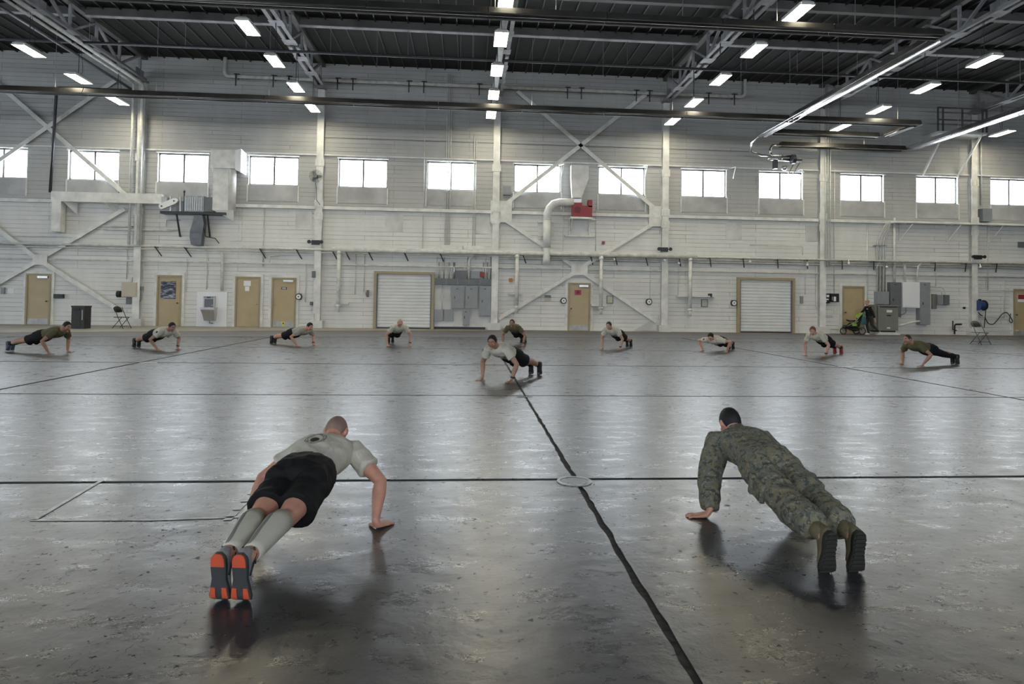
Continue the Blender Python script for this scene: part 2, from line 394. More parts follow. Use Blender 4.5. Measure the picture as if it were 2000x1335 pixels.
wb_ = tag(MB().box(XL, XR, WY, WY+TH, 0, GZ).build('wall_back', BOARD), 'white painted board wall, greyer above the girt, with a high row of windows', 'wall', kind='structure')
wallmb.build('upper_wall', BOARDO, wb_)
for k, (a, b, c, d) in enumerate(wr):
    t = thing(f'window_{k+1}', f'{ORD[k]} bright window from the left in the high row', 'window', ((a+b)/2, WY+.1, WZ0)); t['kind'] = 'structure'
    f = MB(); y0, y1 = WY+.13, WY+.19
    for q in ((a, b, WZ0, WZ0+.06), (a, b, WZ1-.06, WZ1), (a, a+.06, WZ0, WZ1), (b-.06, b, WZ0, WZ1)): f.box(q[0], q[1], y0, y1, q[2], q[3])
    f.build('frame', FRAMEG, t)
    m_ = (a+b)/2; MB().box(m_-.038, m_+.038, y0-.01, y1, WZ0, WZ1).build('mullion', PURL, t)
    MB().box(a+.03, m_-.02, WY+.15, WY+.165, WZ0+.03, WZ1-.04).build('pane', GLASS, t)
    MB().box(m_+.02, b-.03, WY+.15, WY+.165, WZ0+.03, WZ1-.04).build('pane', GLASS, t)
    MB().box(a-.05, b+.05, WY-.06, WY+.13, WZ1, WZ1+.06).build('window_lintel', STEELW, t)
    pz = onW(960, 408).z
    MB().box(a+.0, b-.0, WY-.035, WY, pz+.1, WZ0-.02).build('apron_panel', PLASTERO, t)
    sp = MB(); sp.box(a-.05, a, WY-.05, WY, pz+.06, WZ0); sp.box(b, b+.05, WY-.05, WY, pz+.06, WZ0); sp.build('apron_trim', STEELW, t)
# other walls and roof
lw = MB(); LY0, LY1, LZ = -14.0, 22.0, 6.5
lw.box(XL-.3, XL, YB, LY0, 0, WZT); lw.box(XL-.3, XL, LY1, WY+.3, 0, WZT); lw.box(XL-.3, XL, LY0, LY1, LZ, WZT)
tag(lw.build('wall_left', BOARD), 'left end wall with its big hangar door open to daylight', 'wall', kind='structure')
tag(MB().box(XR, XR+.3, YB, WY+.3, 0, WZT).build('wall_right', BOARD), 'white hangar wall on the far right side', 'wall', kind='structure')
RZ0 = WZ0-1.6; fm = MB(); fm.box(XL, XR, YB-.3, YB, 0, RZ0); fm.box(XL, XR, YB-.3, YB, WZ1, WZT)
for a, b in zip(edges[::2], edges[1::2]): fm.box(a, b, YB-.3, YB, RZ0, WZ1)
tag(fm.build('wall_front', BOARD), 'white hangar wall behind the camera with added fill light windows', 'wall', kind='structure')
for k, (a, b, c, d) in enumerate(wr):  # unseen glowing panes, added to light the near men from behind
    t = thing(f'window_{k+14}', f'{ORD[k]} added fill light window in the wall behind the camera', 'window', ((a+b)/2, YB-.1, WZ0)); t['kind'] = 'structure'; m_ = (a+b)/2
    MB().box(a, m_-.02, YB-.16, YB-.14, RZ0, WZ1).build('pane', GLASS, t); MB().box(m_+.02, b, YB-.16, YB-.14, RZ0, WZ1).build('pane', GLASS, t); MB().box(m_-.02, m_+.02, YB-.18, YB-.12, RZ0, WZ1).build('mullion', STEELW, t)
ceil_ = tag(MB().box(XL-.3, XR+.3, YB-.3, WY+.3, ZR, ZR+.2).build('ceiling', DECK), 'dark ribbed metal roof deck', 'ceiling', kind='structure')
me = None
for i in range(130):
    x = XL+3+i*.62
    if x > 36: break
    if me is None:
        o = MB().box(-.02, .02, 8, WY-.01, ZR-.07, ZR+.01).build('deck_rib', DECKR, ceil_); me = o.data
    else:
        o = bpy.data.objects.new('deck_rib', me); COL.objects.link(o); o.parent = ceil_
    o.location.x = x
# ------------------------------------------------------------------ columns, trusses, purlins
CXP = [270, 622, 968, 1299, 1607, 1903]
CXS = [onW(x, 450, .2).x for x in CXP]
BOLT = MB()
for k, x in enumerate(CXS):
    t = thing('steel_column', f'{ORD[k]} white steel column from the left on the far wall', 'column', (x, WY-.15, 0))
    c = MB(); c.box(x-.15, x+.15, WY-.24, WY-.215, .3, 10.7); c.build('flange', STEELW, t)
    MB().box(x-.012, x+.012, WY-.215, WY, .3, 10.7).build('web', STEELW, t)
    MB().box(x-.15, x+.15, WY-.02, WY-.0, .3, 10.7).build('rear_flange', STEELW, t)
    MB().box(x-.28, x+.28, WY-.32, WY-.0, 0, .32).build('plinth', PLASTER, t)
    for z in (5.0, 5.55, 7.4):
        p = MB(); p.box(x-.2, x+.2, WY-.26, WY-.238, z-.16, z+.16); pl = p.build('splice_plate', STEELW, t)
        for bx in (-.08, .08):
            for bz in (-.1, 0, .1): MB().cyl((x+bx, WY-.26, z+bz), (x+bx, WY-.278, z+bz), .018, n=6).build('bolt', PIPE, pl)
def member(mb, p, q, w=.1): mb.bar(p, q, w, w)
for k, x in enumerate(CXS):
    zb = 10.75; t = thing('roof_truss', f'{ORD[k]} grey steel roof truss from the left', 'truss', (x, WY-.3, zb))
    for s in (-1, 1):
        MB().bar((x+s*.14, -10, zb+.01), (x+s*.14, WY, zb+.01), .13, .02).build('bottom_angle', TRUSS, t)
        MB().bar((x+s*.075, -10, zb+.10), (x+s*.075, WY, zb+.10), .02, .18).build('bottom_chord_leg', TRUSS, t)
    MB().bar((x, -10, ZR-.10), (x, WY, ZR-.10), .22, .16).build('top_chord', PURL, t)
    y = WY-.5; i = 0
    while y > 9:
        MB().bar((x, y, zb+.05), (x, y, ZR-.1), .09, .09).build('vertical', TRUSS, t)
        q = (x, y-1.75, ZR-.15) if i % 2 else (x, y, ZR-.15); p = (x, y, zb+.08) if i % 2 else (x, y-1.75, zb+.08)
        MB().bar(p, q, .1, .08).build('diagonal', TRUSS, t)
        MB().box(x-.24, x+.24, y-.25, y+.25, zb-.006, zb+.0).build('gusset_plate', TRUSS, t)
        if i % 2 == 0: MB().box(x-.02, x+.02, y-.35, y+.35, zb+.1, zb+.45).build('web_gusset', TRUSS, t)
        y -= 1.75; i += 1
ZP = 11.6
PY = [onZ(1000, 70, ZP).y-3.42*i for i in range(-1, 6)]
XE = [XL]+CXS+[XR]
for j, y in enumerate(PY):
    if j == 0: continue
    for i in range(len(XE)-1):
        a, b = max(XE[i], -24)+.2, min(XE[i+1], 34)-.2
        t = thing('roof_purlin', f'grey roof beam in the {ORD[i]} bay from left, {ORD[j-1]} from the far wall', 'beam', ((a+b)/2, y, ZP))
        MB().box(a, b, y-.11, y+.11, ZP, ZP+.025).build('bottom_flange', TRUSS if j == 1 else PURL, t)
        MB().box(a, b, y-.012, y+.012, ZP+.025, ZR).build('web', PURL, t)
# X braces on the wall
def brace(pts, label, off=.14, w=.17):
    t0 = onW(*pts[0][0], off); t = thing('cross_brace', label, 'brace', t0)
    for (a, b) in pts:
        p, q = onW(*a, off), onW(*b, off)
        m = MB(); m.bar(p, q, .02, w, (q-p).cross(V((0, 1, 0)))); d = (q-p).normalized(); u = d.cross(V((0, 1, 0))); 
        if u.z < 0: u = -u
        m.bar(p+u*(w/2)+V((0, .05, 0)), q+u*(w/2)+V((0, .05, 0)), .1, .016, u)
        m.build('angle_bar', STEELW, t)
    return t
def plate(t, x0, y0, x1, y1, off=.17): wbox(MB(), x0, y0, x1, y1, off, off-.02).build('gusset', STEELW, t)
b1 = brace([((983, 402), (1262, 184)), ((1010, 178), (1283, 410))], 'large white cross brace high behind the red blower'); 
b2 = brace([((983, 427), (1126, 523)), ((1136, 522), (1282, 433)), ((1126, 530), (974, 622)), ((1136, 530), (1282, 628))], 'white cross brace framing the door with the red sign')
plate(b2, 1116, 517, 1148, 537); plate(b2, 958, 392, 1000, 434, .16); plate(b2, 1268, 402, 1304, 442, .16)
b3 = brace([((-40, 339), (225, 157)), ((-30, 142), (246, 381))], 'large white cross brace at the upper left of the wall')
b4 = brace([((-30, 428), (68, 502)), ((81, 504), (243, 408)), ((-30, 568), (68, 512)), ((83, 512), (230, 604))], 'white cross brace above the leftmost tan door')
plate(b4, 64, 497, 92, 517)
gp = onW(1240, 640, .1)
tag(MB().prism([onW(1237, 645, .05), onW(1283, 645, .05), onW(1283, 620, .05)], (0, -.03, 0)).build('gusset_plate', PLASTER), 'triangular white plate at the foot of the fourth column', 'plate')
tag(MB().prism([onW(972, 641, .05), onW(1024, 642, .05), onW(972, 612, .05)], (0, -.03, 0)).build('gusset_plate', PLASTER), 'triangular white plate at the foot of the third column', 'plate')
# girts
for k, (pp, h, label) in enumerate([([(-60, 389), (2040, 441)], .14, 'white steel girt running along the wall below the window aprons'), ]):
    z = onW(1000, 415, .1).z
    m = MB(); m.box(-24, 32, WY-.16, WY-.0, z-.01, z+.012); m.box(-24, 32, WY-.17, WY-.15, z-h/2, z+h/2); tag(m.build('wall_girt', STEELW), label, 'girt')
z = onW(1000, 314, .06).z
tag(MB().box(-24, 32, WY-.10, WY+0.0, z-.03, z+.03).build('wall_girt', STEELW), 'slim white ledge running just above the window row', 'girt')
# ------------------------------------------------------------------ hanging lamps
def make_lamp():
    t = thing('high_bay_lamp', 'x', 'lamp', (0, 0, 0), 'high bay lamps hanging below the trusses')
    L, W, H = .60, .215, .13
    h = MB()
    rr = []
    for z, sx, sy in ((0.03, 1, 1), (.075, 1, 1), (.15, .62, .86), (.165, .55, .80)):
        rr.append([V((x*W*sx, y*L*sy, z)) for x, y in ((-1, -.86), (-.8, -1), (.8, -1), (1, -.86), (1, .86), (.8, 1), (-.8, 1), (-1, .86))])
    h.rings(rr).build('housing', LAMPH, t)
    f = MB()
    for q in ((-W, -W+.018, -L, L), (W-.018, W, -L, L), (-W+.018, W-.018, -L, -L+.018), (-W+.018, W-.018, L-.018, L)): f.box(*q, 0, .03)
    f.build('lens_frame', LAMPH, t)
    MB().box(-W+.018, W-.018, -L+.018, L-.018, .004, .028).build('lens', LENS, t)
    MB().box(-.05, .05, -.12, .12, .165, .21).build('driver_box', LAMPH, t)
    MB().cyl((0, 0, .21), (0, 0, 1.36), .012, n=6).build('hanger_rod', IRON, t)
    MB().tube([(0, .1, .2), (.05, .16, .30), (.03, .2, .6), (.02, .12, 1.0), (0, .05, 1.36)], .008, 5).build('power_cord', BLACK, t)
    return t
lamp0 = make_lamp()
LROW = [(-14.65, 'leftmost'), (-6.69, 'second from left'), (.91, 'middle left'), (8.97, 'middle right'), (16.76, 'second from right'), (24.57, 'rightmost')]
first = True
for rx, rn in LROW:
    for k in range(5):
        if rn == 'rightmost' and k > 3: continue
        y = 29.52-2.88*k
        o = lamp0 if first else copy_tree(lamp0); first = False
        o.location = (rx, y, 9.4); o['label'] = f'lit hanging lamp in the {rn} row, {ORD[k]} from the far wall'
# ------------------------------------------------------------------ radiant tube heaters
def hood_run(t, p, q, gap=.0, hood='hood', m=HOOD):
    p, q = V(p), V(q); d = (q-p); L = d.length; d.normalize(); s = d.cross(ZZ).normalized()
    n = max(1, round(L/3.2)); step = L/n
    for i in range(n):
        a = p+d*(i*step+.01); b = p+d*((i+1)*step-.01); mb = MB()
        prof = [(-.21, -.06), (-.205, -.03), (-.12, .15), (.12, .15), (.205, -.03), (.21, -.06), (.20, -.06), (.115, .14), (-.115, .14), (-.20, -.06)]
        mb.rings([[c+s*x+ZZ*z for x, z in prof] for c in (a, b)]); mb.build(hood, m, t)
    mb = MB()
    mb.cyl(p, q, .052, n=10); mb.build('tube', TUBED if m is HOOD else ALU, t, True)
def endcap(t, p, d):
    p, d = V(p), V(d).normalized(); s = d.cross(ZZ)
    MB().prism([p+s*x+ZZ*z for x, z in ((-.21, -.06), (-.12, .15), (.12, .15), (.21, -.06))], d*.015).build('end_cap', HOOD, t)
def rods(t, pts, ztop, z0):
    for p in pts: MB().cyl((p[0], p[1], z0), (p[0], p[1], ztop), .009, n=5).build('hanger_rod', STEEL, t)
HZ = 8.8
ya = 26.35
ht = thing('tube_heater', 'long far tube heater crossing the hall above the windows', 'heater', (0, ya, HZ))
hood_run(ht, (-24, ya, HZ), (18.3, ya, HZ)); hood_run(ht, (18.1, ya+.25, HZ), (18.1, 28.3, HZ)); hood_run(ht, (17.9, 28.5, HZ), (13.2, 28.5, HZ))
endcap(ht, (18.3, ya, HZ), (1, 0, 0))
rods(ht, [(x, ya) for x in (-19, -15.3, -11.7, -7.6, -3.6, -.4, 2.4, 5.2, 8.0, 10.8, 14.2, 17.4)], ZP, HZ+.13)
yb = 17.6
h2 = thing('tube_heater', 'near dark tube heater crossing the top of the picture', 'heater', (0, yb, HZ))
hood_run(h2, (-12, yb, HZ), (12.85, yb, HZ)); rods(h2, [(x, yb) for x in (-6.5, -3.2, .6, 2.2, 5.6, 8.2, 10.4)], ZP, HZ+.13)
hood_run(h2, (12.85, yb+.25, HZ), (12.85, 29.2, HZ), m=ALU); endcap(h2, (12.85, yb, HZ), (1, 0, 0))
rods(h2, [(12.85, y) for y in (19.6, 22.8, 26.4)], ZP, HZ+.13)
MB().tube([(12.85, 29.2, HZ), (12.85, 30.1, HZ-.05), (12.95, 30.45, HZ-.4), (13.5, 30.5, HZ-.55), (14.9, 30.5, HZ-.55)], .055, 10).build('elbow_tube', ALU, h2, True)
yc = 30.6
h3 = thing('tube_heater', 'bright tube heater running towards the upper right corner', 'heater', (20.8, yc, HZ))
hood_run(h3, (20.8, 12, HZ), (20.8, yc, HZ), m=ALU); hood_run(h3, (20.6, yc+.1, HZ), (14.5, yc+.1, HZ))
MB().tube([(14.5, yc+.1, HZ), (14.1, yc+.1, HZ-.02), (13.95, yc, HZ-.25), (14.0, yc-.05, HZ-.5)], .06, 10).build('elbow_tube', ALU, h3, True)
rods(h3, [(20.8, y) for y in (19.0, 23.4, 27.4)]+[(16.0, yc+.1), (18.6, yc+.1), (20.4, yc+.1)], ZR, HZ+.13)
bl = onW(1550, 316, .8)
t = thing('exhaust_blower', 'dark round exhaust blower under the heater elbows', 'blower', bl)
MB().cyl(bl+V((-.15, -.1, .1)), bl+V((.0, -.1, .1)), .22, n=18).build('fan_housing', IRON, t)
MB().cyl(bl+V((.0, -.1, .1)), bl+V((.32, -.1, .1)), .12, n=14).build('motor', GREYD, t)
MB().tube([bl+V((-1.2, .1, .13)), bl+V((-.15, .1, .1))], .075, 10).build('inlet_tube', ALU, t, True)
MB().box(bl.x-.95, bl.x-.8, bl.y-.1, bl.y+.15, bl.z-.35, bl.z+.05).build('trap', IRON, t)
MB().ball(bl+V((-.45, 0, -.3)), .13).build('pressure_bell', STEEL, t, True)
for q in ((.3, -.55), (.05, -.6)): MB().bar(bl+V((q[0], 0, .0)), bl+V((q[0]-.1, .6, q[1])), .04, .04).build('support_strut', ALU, t)
# ------------------------------------------------------------------ overhead pipes
def pipe(name, label, P, r, m, cat='pipe', bend=.12, n=8, clamps=None):
    t0 = V(P[0]); o = MB().tube(P, r, n, bend).build(name, m, None, True); return tag(o, label, cat)
py = PY[1]
pp = thing('sprinkler_pipe', 'dark sprinkler pipe across the whole hall below the roof beam', 'pipe', (0, py, 10.62))
MB().tube([(-26, py, 10.62), (34, py, 10.62)], .055, 10).build('pipe', IRON, pp, True)
rods(pp, [(x, py-.07) for x in (-18.2, -14.0, -10.6, -8.4, -5.3, -2.4, .1, 3.4, 6.1, 10.9, 13.0, 15.5, 18.9, 22.5, 26)], ZP, 10.66)
a = onZ(0, 5, 10.35); b = onZ(240, 155, 10.35)
pipe('roof_pipe', 'dark pipe running from upper left down to the first column', [(b.x-.3, 12, 10.35), (b.x-.3, WY-.35, 10.35)], .06, IRON)
pipe('drain_pipe', 'black pipe down the wall left of the first column', [(b.x-.3, WY-.36, 10.28), (onW(113, 155, .3).x, WY-.36, 10.28), (onW(107, 155, .3).x, WY-.36, onW(105, 376, .3).z)], .06, IRON)
xq = CXS[0]
pipe('truss_pipe', 'white pipe running below the first truss on its left', [(xq-.28, 10, 10.6), (xq-.28, WY-.4, 10.6), (xq-.28, WY-.4, onW(262, 478, .3).z)], .055, PIPE)
pipe('truss_pipe', 'thicker white pipe below the first truss and down its column', [(xq+.1, 10, 10.58), (xq+.1, WY-.4, 10.58), (xq+.1, WY-.4, onW(262, 480, .3).z)], .075, PIPE)
xq = CXS[2]
pipe('truss_duct', 'round white duct running below the third truss', [(xq-.18, 10, 10.55), (xq-.18, WY-.6, 10.55), (xq-.18, WY-.12, 10.2)], .12, WHITE, 'duct', .4, 12)
P = path([(1300, 175), (1300, 110)], .3)
# pipe on the upper wall with its brackets
t = thing('wall_pipe', 'long white pipe with black brackets high on the wall', 'pipe', onW(440, 148, .25))
P = [onW(441, 92, .25), onW(439, 148, .25), onW(1455, 189, .25), onW(1456, 135, .25)]
zz = (P[1].z+P[2].z)/2; P[1].z = P[2].z = zz; P[0].x = P[1].x; P[3].x = P[2].x
MB().tube(P, .085, 10, .2).build('pipe', PIPE, t, True)
for bx in (462, 535, 565, 660, 690, 799, 828, 936, 1108, 1135, 1242, 1268, 1383, 1433):
    X = onW(bx, 165, .25).x; m = MB(); m.bar((X, WY-.36, zz+.1), (X, WY-.36, zz-.45), .05, .03); m.bar((X, WY, zz-.05), (X, WY-.36, zz-.05), .05, .05); m.bar((X-.1, WY-.3, zz+.09), (X+.15, WY-.3, zz+.09), .08, .03); m.build('bracket', IRON, t)
# ------------------------------------------------------------------ pipes and conduits on the wall
def wpipe(label, pts, rpx, off=.12, m=PIPE, name='wall_pipe', bend=.1, cat='pipe', snap=True):
    P = path(pts, off) if snap else [onW(x, y, off) for x, y in pts]
    return pipe(name, label, P, rpx/42.5, m, cat, bend)
zr = onW(1362, 502, .3).z
t = thing('pipe_rail', 'white service rail on angled arms across the wall above the doors', 'rail', onW(0, 480, .3))
MB().tube([(-21.5, WY-.3, zr), (30, WY-.3, zr)], .045, 8).build('rail_pipe', PIPE, t, True)
MB().tube([(-21.5, WY-.2, zr-.13), (30, WY-.2, zr-.13)], .03, 8).build('rear_pipe', PIPE, t, True)
MB().box(-9.5, 30, WY-.26, WY-.05, zr-.05, zr-.03).build('tray', STEELW, t)
for bx in (307, 365, 512, 583, 653, 678, 723, 793, 863, 1025, 1157, 1205, 1265, 1330, 1390, 1455, 1522, 1580, 1648, 1710, 1830, 1890, 1950):
    X = onW(bx, 495, .3).x; m = MB(); m.bar((X-.1, WY-.34, zr-.02), (X+.08, WY-.03, zr-.42), .04, .03); m.bar((X-.1, WY-.34, zr-.05), (X-.1, WY, zr-.05), .04, .03); m.build('angle_arm', IRON, t)
zl = onW(1000, 523, .12).z
pipe('water_pipe', 'thin white water pipe along the wall just above the doors', [(-21.5, WY-.12, zl), (30, WY-.12, zl)], .035, PIPE)
wpipe('vertical white riser at the left end of the water pipe', [(526, 514), (526, 499), (545, 498)], 1.3, .12)
pipe('service_pipe', 'thin middle pipe between the rail and the water pipe on the right', [(1.9, WY-.16, zr-.22), (30, WY-.16, zr-.22)], .028, PIPE)
# steam main with its four drops
t = thing('exhaust_main', 'fat white exhaust main with four hanging drops', 'pipe', onW(648, 487, .45))
P = [onW(648, 487, .45), onW(1362, 501, .45)]; zs_ = (P[0].z+P[1].z)/2
MB().tube([(P[0].x, WY-.45, zs_), (P[1].x, WY-.45, zs_)], .095, 12).build('main_pipe', PIPE, t, True)
tr = MB(); tr.box(P[0].x, P[1].x, WY-.42, WY-.34, zs_+.095, zs_+.13); tr.build('top_rail', STEELW, t)
for px, y1 in ((661, 609), (1009.5, 612), (1174, 614), (1348, 617)):
    q = onW(px, (y1+495)/2, .45); zb = onW(px, y1, .45).z
    d = MB().tube([(q.x, WY-.45, zs_-.03), (q.x, WY-.45, zb+.25)], .085, 12).build('drop_pipe', PIPE, t, True)
    MB().cyl((q.x, WY-.45, zb+.32), (q.x, WY-.45, zb+.0), .062, n=12).build('nozzle', PIPE, d, True)
    MB().cyl((q.x, WY-.45, zb+.34), (q.x, WY-.45, zb+.24), .095, n=12).build('collar', STEELW, d, True)
    MB().cyl((q.x, WY-.45, zs_-.2), (q.x, WY-.45, zs_-.08), .105, n=12).build('collar', STEELW, d, True)
for bx in (675, 795, 930, 1025, 1160, 1270, 1335): MB().tube([(onW(bx, 490, .45).x, WY-.45, zs_+.11), (onW(bx, 490, .45).x, WY-.45, zs_-.11), (onW(bx, 490, .45).x, WY, zs_-.3)], .012, 5).build('hanger_strap', STEELW, t)
for k, (x0, y0, x1, y1) in enumerate([(648, 590, 679, 594), (993, 572, 1021, 575), (1156, 594, 1185, 598), (1324, 577, 1400, 580)]):
    wbox(MB(), x0, y0, x1, y1, .3, .0).build('support_shelf', STEELW, t)
# big duct from the red blower
t = thing('extract_duct', 'big round white duct bending from the red blower down the wall', 'duct', onW(1068, 516, .5))
q = onW(1068, 470, .5); zt = onW(1100, 395, .5).z
x1 = onW(1120, 395, .5).x
MB().tube([(q.x, WY-.5, onW(1068, 428, .5).z), (q.x, WY-.5, zt-.55), (q.x+.1, WY-.5, zt-.28), (q.x+.28, WY-.5, zt-.08), (q.x+.55, WY-.5, zt), (x1, WY-.5, zt+.02)], .175, 14).build('elbow', WHITE, t, True)
z1, z2, z3 = onW(1068, 428, .5).z, onW(1068, 484, .5).z, onW(1068, 516, .5).z
MB().tube([(q.x, WY-.5, z1), (q.x, WY-.5, z2)], .17, 14).build('riser', WHITE, t, True)
MB().tube([(q.x, WY-.5, z2+.02), (q.x, WY-.5, z2-.12), (q.x, WY-.5, z2-.26), (q.x, WY-.5, z2-.36), (q.x, WY-.5, z3)], [.17, .13, .13, .17, .17], 14).build('outlet', WHITE, t, True)
MB().cyl((q.x, WY-.5, z1+.02), (q.x, WY-.5, z1-.03), .182, n=14).build('band', STEELW, t, True)
t = thing('red_blower', 'dark red fan blower mounted below the tapered duct', 'blower', onW(1137, 423, .5))
a, b, c, d = rect(1118, 396, 1136, 423, .5); MB().box(a, b, WY-.62, WY-.2, c, d).build('scroll_housing', RED, t)
MB().cyl(((a+b)/2, WY-.62, (c+d)/2), ((a+b)/2, WY-.64, (c+d)/2), .15, n=16).build('inlet_ring', mat('deep_red', (.13, .012, .02), .5), t)
a, b, c, d = rect(1136, 402, 1156, 423, .5); MB().box(a, b, WY-.6, WY-.25, c, d).build('motor_box', RED, t)
wbox(MB(), 1149, 390, 1157, 404, .6, .3).build('belt_guard', RED, t)
wbox(MB(), 1120, 388, 1136, 396, .55, .25).build('outlet_neck', STEEL, t)
wbox(MB(), 1115, 423, 1157, 427, .65, .0).build('shelf', STEELW, t)
for bx in (1118, 1153): p = onW(bx, 427, .6); MB().bar(p, (p.x, WY, p.z-.5), .05, .05).build('shelf_arm', STEELW, t)
t = thing('stack_duct', 'tapered white sheet duct above the red blower', 'duct', onW(1128, 385, .5))
a, b, c, d = rect(1116, 322, 1150, 349, .5); MB().box(a, b, WY-.5, WY-.1, c, d).build('upper_box', WHITE, t)
a2, b2, c2, d2 = rect(1118, 349, 1136, 386, .5); mm = MB()
mm.rings([[V((a2, WY-.5, c2)), V((b2, WY-.5, c2)), V((b2, WY-.2, c2)), V((a2, WY-.2, c2))], [V((a, WY-.5, c)), V((b, WY-.5, c)), V((b, WY-.1, c)), V((a, WY-.1, c))]]); mm.build('taper', WHITE, t)
t = thing('wall_cage', 'pale wire tray fixed to the wall below the red blower', 'tray', onW(1135, 462, .2))
for q in ((1103, 427, 1166, 429), (1103, 459, 1162, 462), (1111, 429, 1113, 459), (1150, 429, 1152, 459)): wbox(MB(), *q, .15, .0).build('frame_bar', STEELW, t)
wbox(MB(), 1112, 430, 1151, 459, .03, .0).build('back_plate', PLASTER, t)
t = thing('duct_boot', 'slanted white sheet boot behind the big round duct', 'duct', onW(1060, 460, .1)); MB().prism([onW(1051, 432, .1), onW(1082, 433, .1), onW(1082, 461, .1), onW(1051, 461, .1)], (0, .1, 0)).build('boot', PLASTER, t); wbox(MB(), 1050, 430, 1083, 434, .2, 0).build('flange', STEELW, t)
# thin conduits running up the wall: (x, top, bottom, radius px)
CON = [(875, 145, 478, .9, 'left conduit of the trio passing the sixth window'), (879, 145, 478, 1.0, 'middle conduit of the trio passing the sixth window'), (883, 146, 478, .9, 'right conduit of the trio passing the sixth window'), (832, 135, 485, .7, 'single thin conduit left of the sixth window'), (927, 262, 480, .9, 'thin conduit at the right edge of the sixth window'), (931, 270, 480, .7, 'thin conduit between sixth window and third column'),
       (1164, 410, 490, 1.0, 'thin conduit right of the red blower'), (1101, 400, 560, .6, 'hairline conduit left of the red blower'), (1630, 330, 580, .8, 'thin conduit right of the fifth column'), (1694, 430, 610, 1.4, 'yellowish conduit above the pushchair handle'), (516, 405, 520, 1.0, 'thin conduit above the gap between the two tan doors'), (695, 495, 575, .8, 'thin drop conduit left of the first shutter door, left one'), (712, 493, 572, .8, 'thin drop conduit left of the first shutter door, right one'),
       (598, 514, 590, .8, 'thin conduit beside the fourth tan door'), (1270, 505, 590, .7, 'thin conduit right of the fourth column lower part'), (1325, 515, 580, .7, 'thin conduit above the long wall shelf'), (1573, 520, 575, .7, 'thin conduit above the second shutter door right corner'), (405, 493, 565, .9, 'thin looping conduit above the drinking fountain'), (365, 505, 570, .8, 'thin conduit beside the door with the dark poster'), (249, 480, 545, .8, 'thin conduit above the beige box, left'), (280, 490, 545, .8, 'thin conduit above the beige box, right'), (1828, 520, 560, .8, 'thin conduit above the small grey switch boxes'), (1929, 440, 566, 1.1, 'conduit right of the sixth column'), (1961, 540, 620, .9, 'thin conduit left of the rightmost door'), (1613, 210, 520, 1.1, 'left of three conduits on the fifth column'), (1617.5, 210, 520, 1.1, 'middle of three conduits on the fifth column'), (1622, 270, 520, 1.0, 'right of three conduits on the fifth column'), (1906, 240, 520, 1.3, 'left pipe beside the sixth column'), (1916, 250, 400, 1.8, 'thicker pipe right of the sixth column')]
for k, (x, y0, y1, r, lab) in enumerate(CON): wpipe(lab, [(x, y0), (x, y1)], r, .30 if 1600 < x < 1625 else .03 if y0 > 400 else .07, PIPE, 'conduit', 0)
wpipe('thick white pipe from the rail down to the fountain panel', [(430, 492), (435, 498), (435, 568)], 2.8, .12)
wpipe('thin black cable strung along the wall above the windows', [(632, 268), (1462, 300)], .35, .05, BLACK, 'cable', 0, 'cable')
for k, (p, r, lab) in enumerate([([(195, 441), (258, 444)], 1.6, 'upper stub of white pipes left of the first column'), ([(212, 446), (350, 450)], 1.4, 'middle white pipe crossing behind the first column'), ([(202, 447.5), (335, 453)], 1.4, 'lower white pipe crossing behind the first column'), ([(324, 442), (324, 429), (352, 430)], 1.2, 'bent white pipe left of the dark elbow duct'), ([(0, 475), (260, 482)], 1.3, 'white rail stub left of the first column, upper'), ([(0, 480), (260, 488)], 1.0, 'white rail stub left of the first column, lower'), ([(15, 460), (53, 466), (160, 470)], .9, 'thin cable pipe above the leftmost brace centre'), ([(450, 470), (472, 468), (472, 405)], .7, 'thin looping conduit right of the tall duct'), ([(1465, 478), (1500, 480), (1568, 483), (1570, 498)], .8, 'thin level conduit above the second shutter door'), ([(1965, 540), (1927, 540), (1926, 567), (1980, 570)], .9, 'thin angled conduit left of the rightmost door'), ([(1595, 520), (1597, 600), (1611, 608), (1611, 614), (1630, 614), (1630, 600)], .9, 'looping conduit under the black alarm boxes')]):
    wpipe(lab, p, r, .09, PIPE, 'wall_pipe', .05)
# six conduit bundle on the right
t = thing('conduit_bundle', 'bundle of six bright conduits bending up the wall above the grey transformer', 'conduit', onW(1720, 570, .15))
for i in range(6):
    P = [onW(1713+i*3.1, 570, .15), onW(1713+i*3.1, 472, .15), onW(1729+i*2.2, 437, .15), onW(1741, 432, .15)]
    P[1].x = P[0].x; MB().tube(P, .024, 6, .25).build('conduit', STEEL if i % 2 else PIPE, t, True)
for y in (479, 513): wbox(MB(), 1709, y-1, 1733, y+1, .19, .0).build('strut', STEEL, t)
wpipe('fat white conduit right of the six conduit bundle', [(1747, 425), (1747, 551)], 2.4, .15)
for k, (p, lab) in enumerate([([(1712, 525), (1718, 508), (1758, 509), (1766, 518), (1766, 551)], 'conduit curving down to the white panel, outer'), ([(1740, 510), (1765, 510), (1769, 520), (1769, 551)], 'conduit curving down to the white panel, inner'), ([(1900, 512), (1805, 511), (1793, 518), (1791, 551)], 'fat conduit curving into the white panel top')]): wpipe(lab, p, 1.9 if k == 2 else 1.1, .2, PIPE, 'conduit', .3, 'conduit', False)
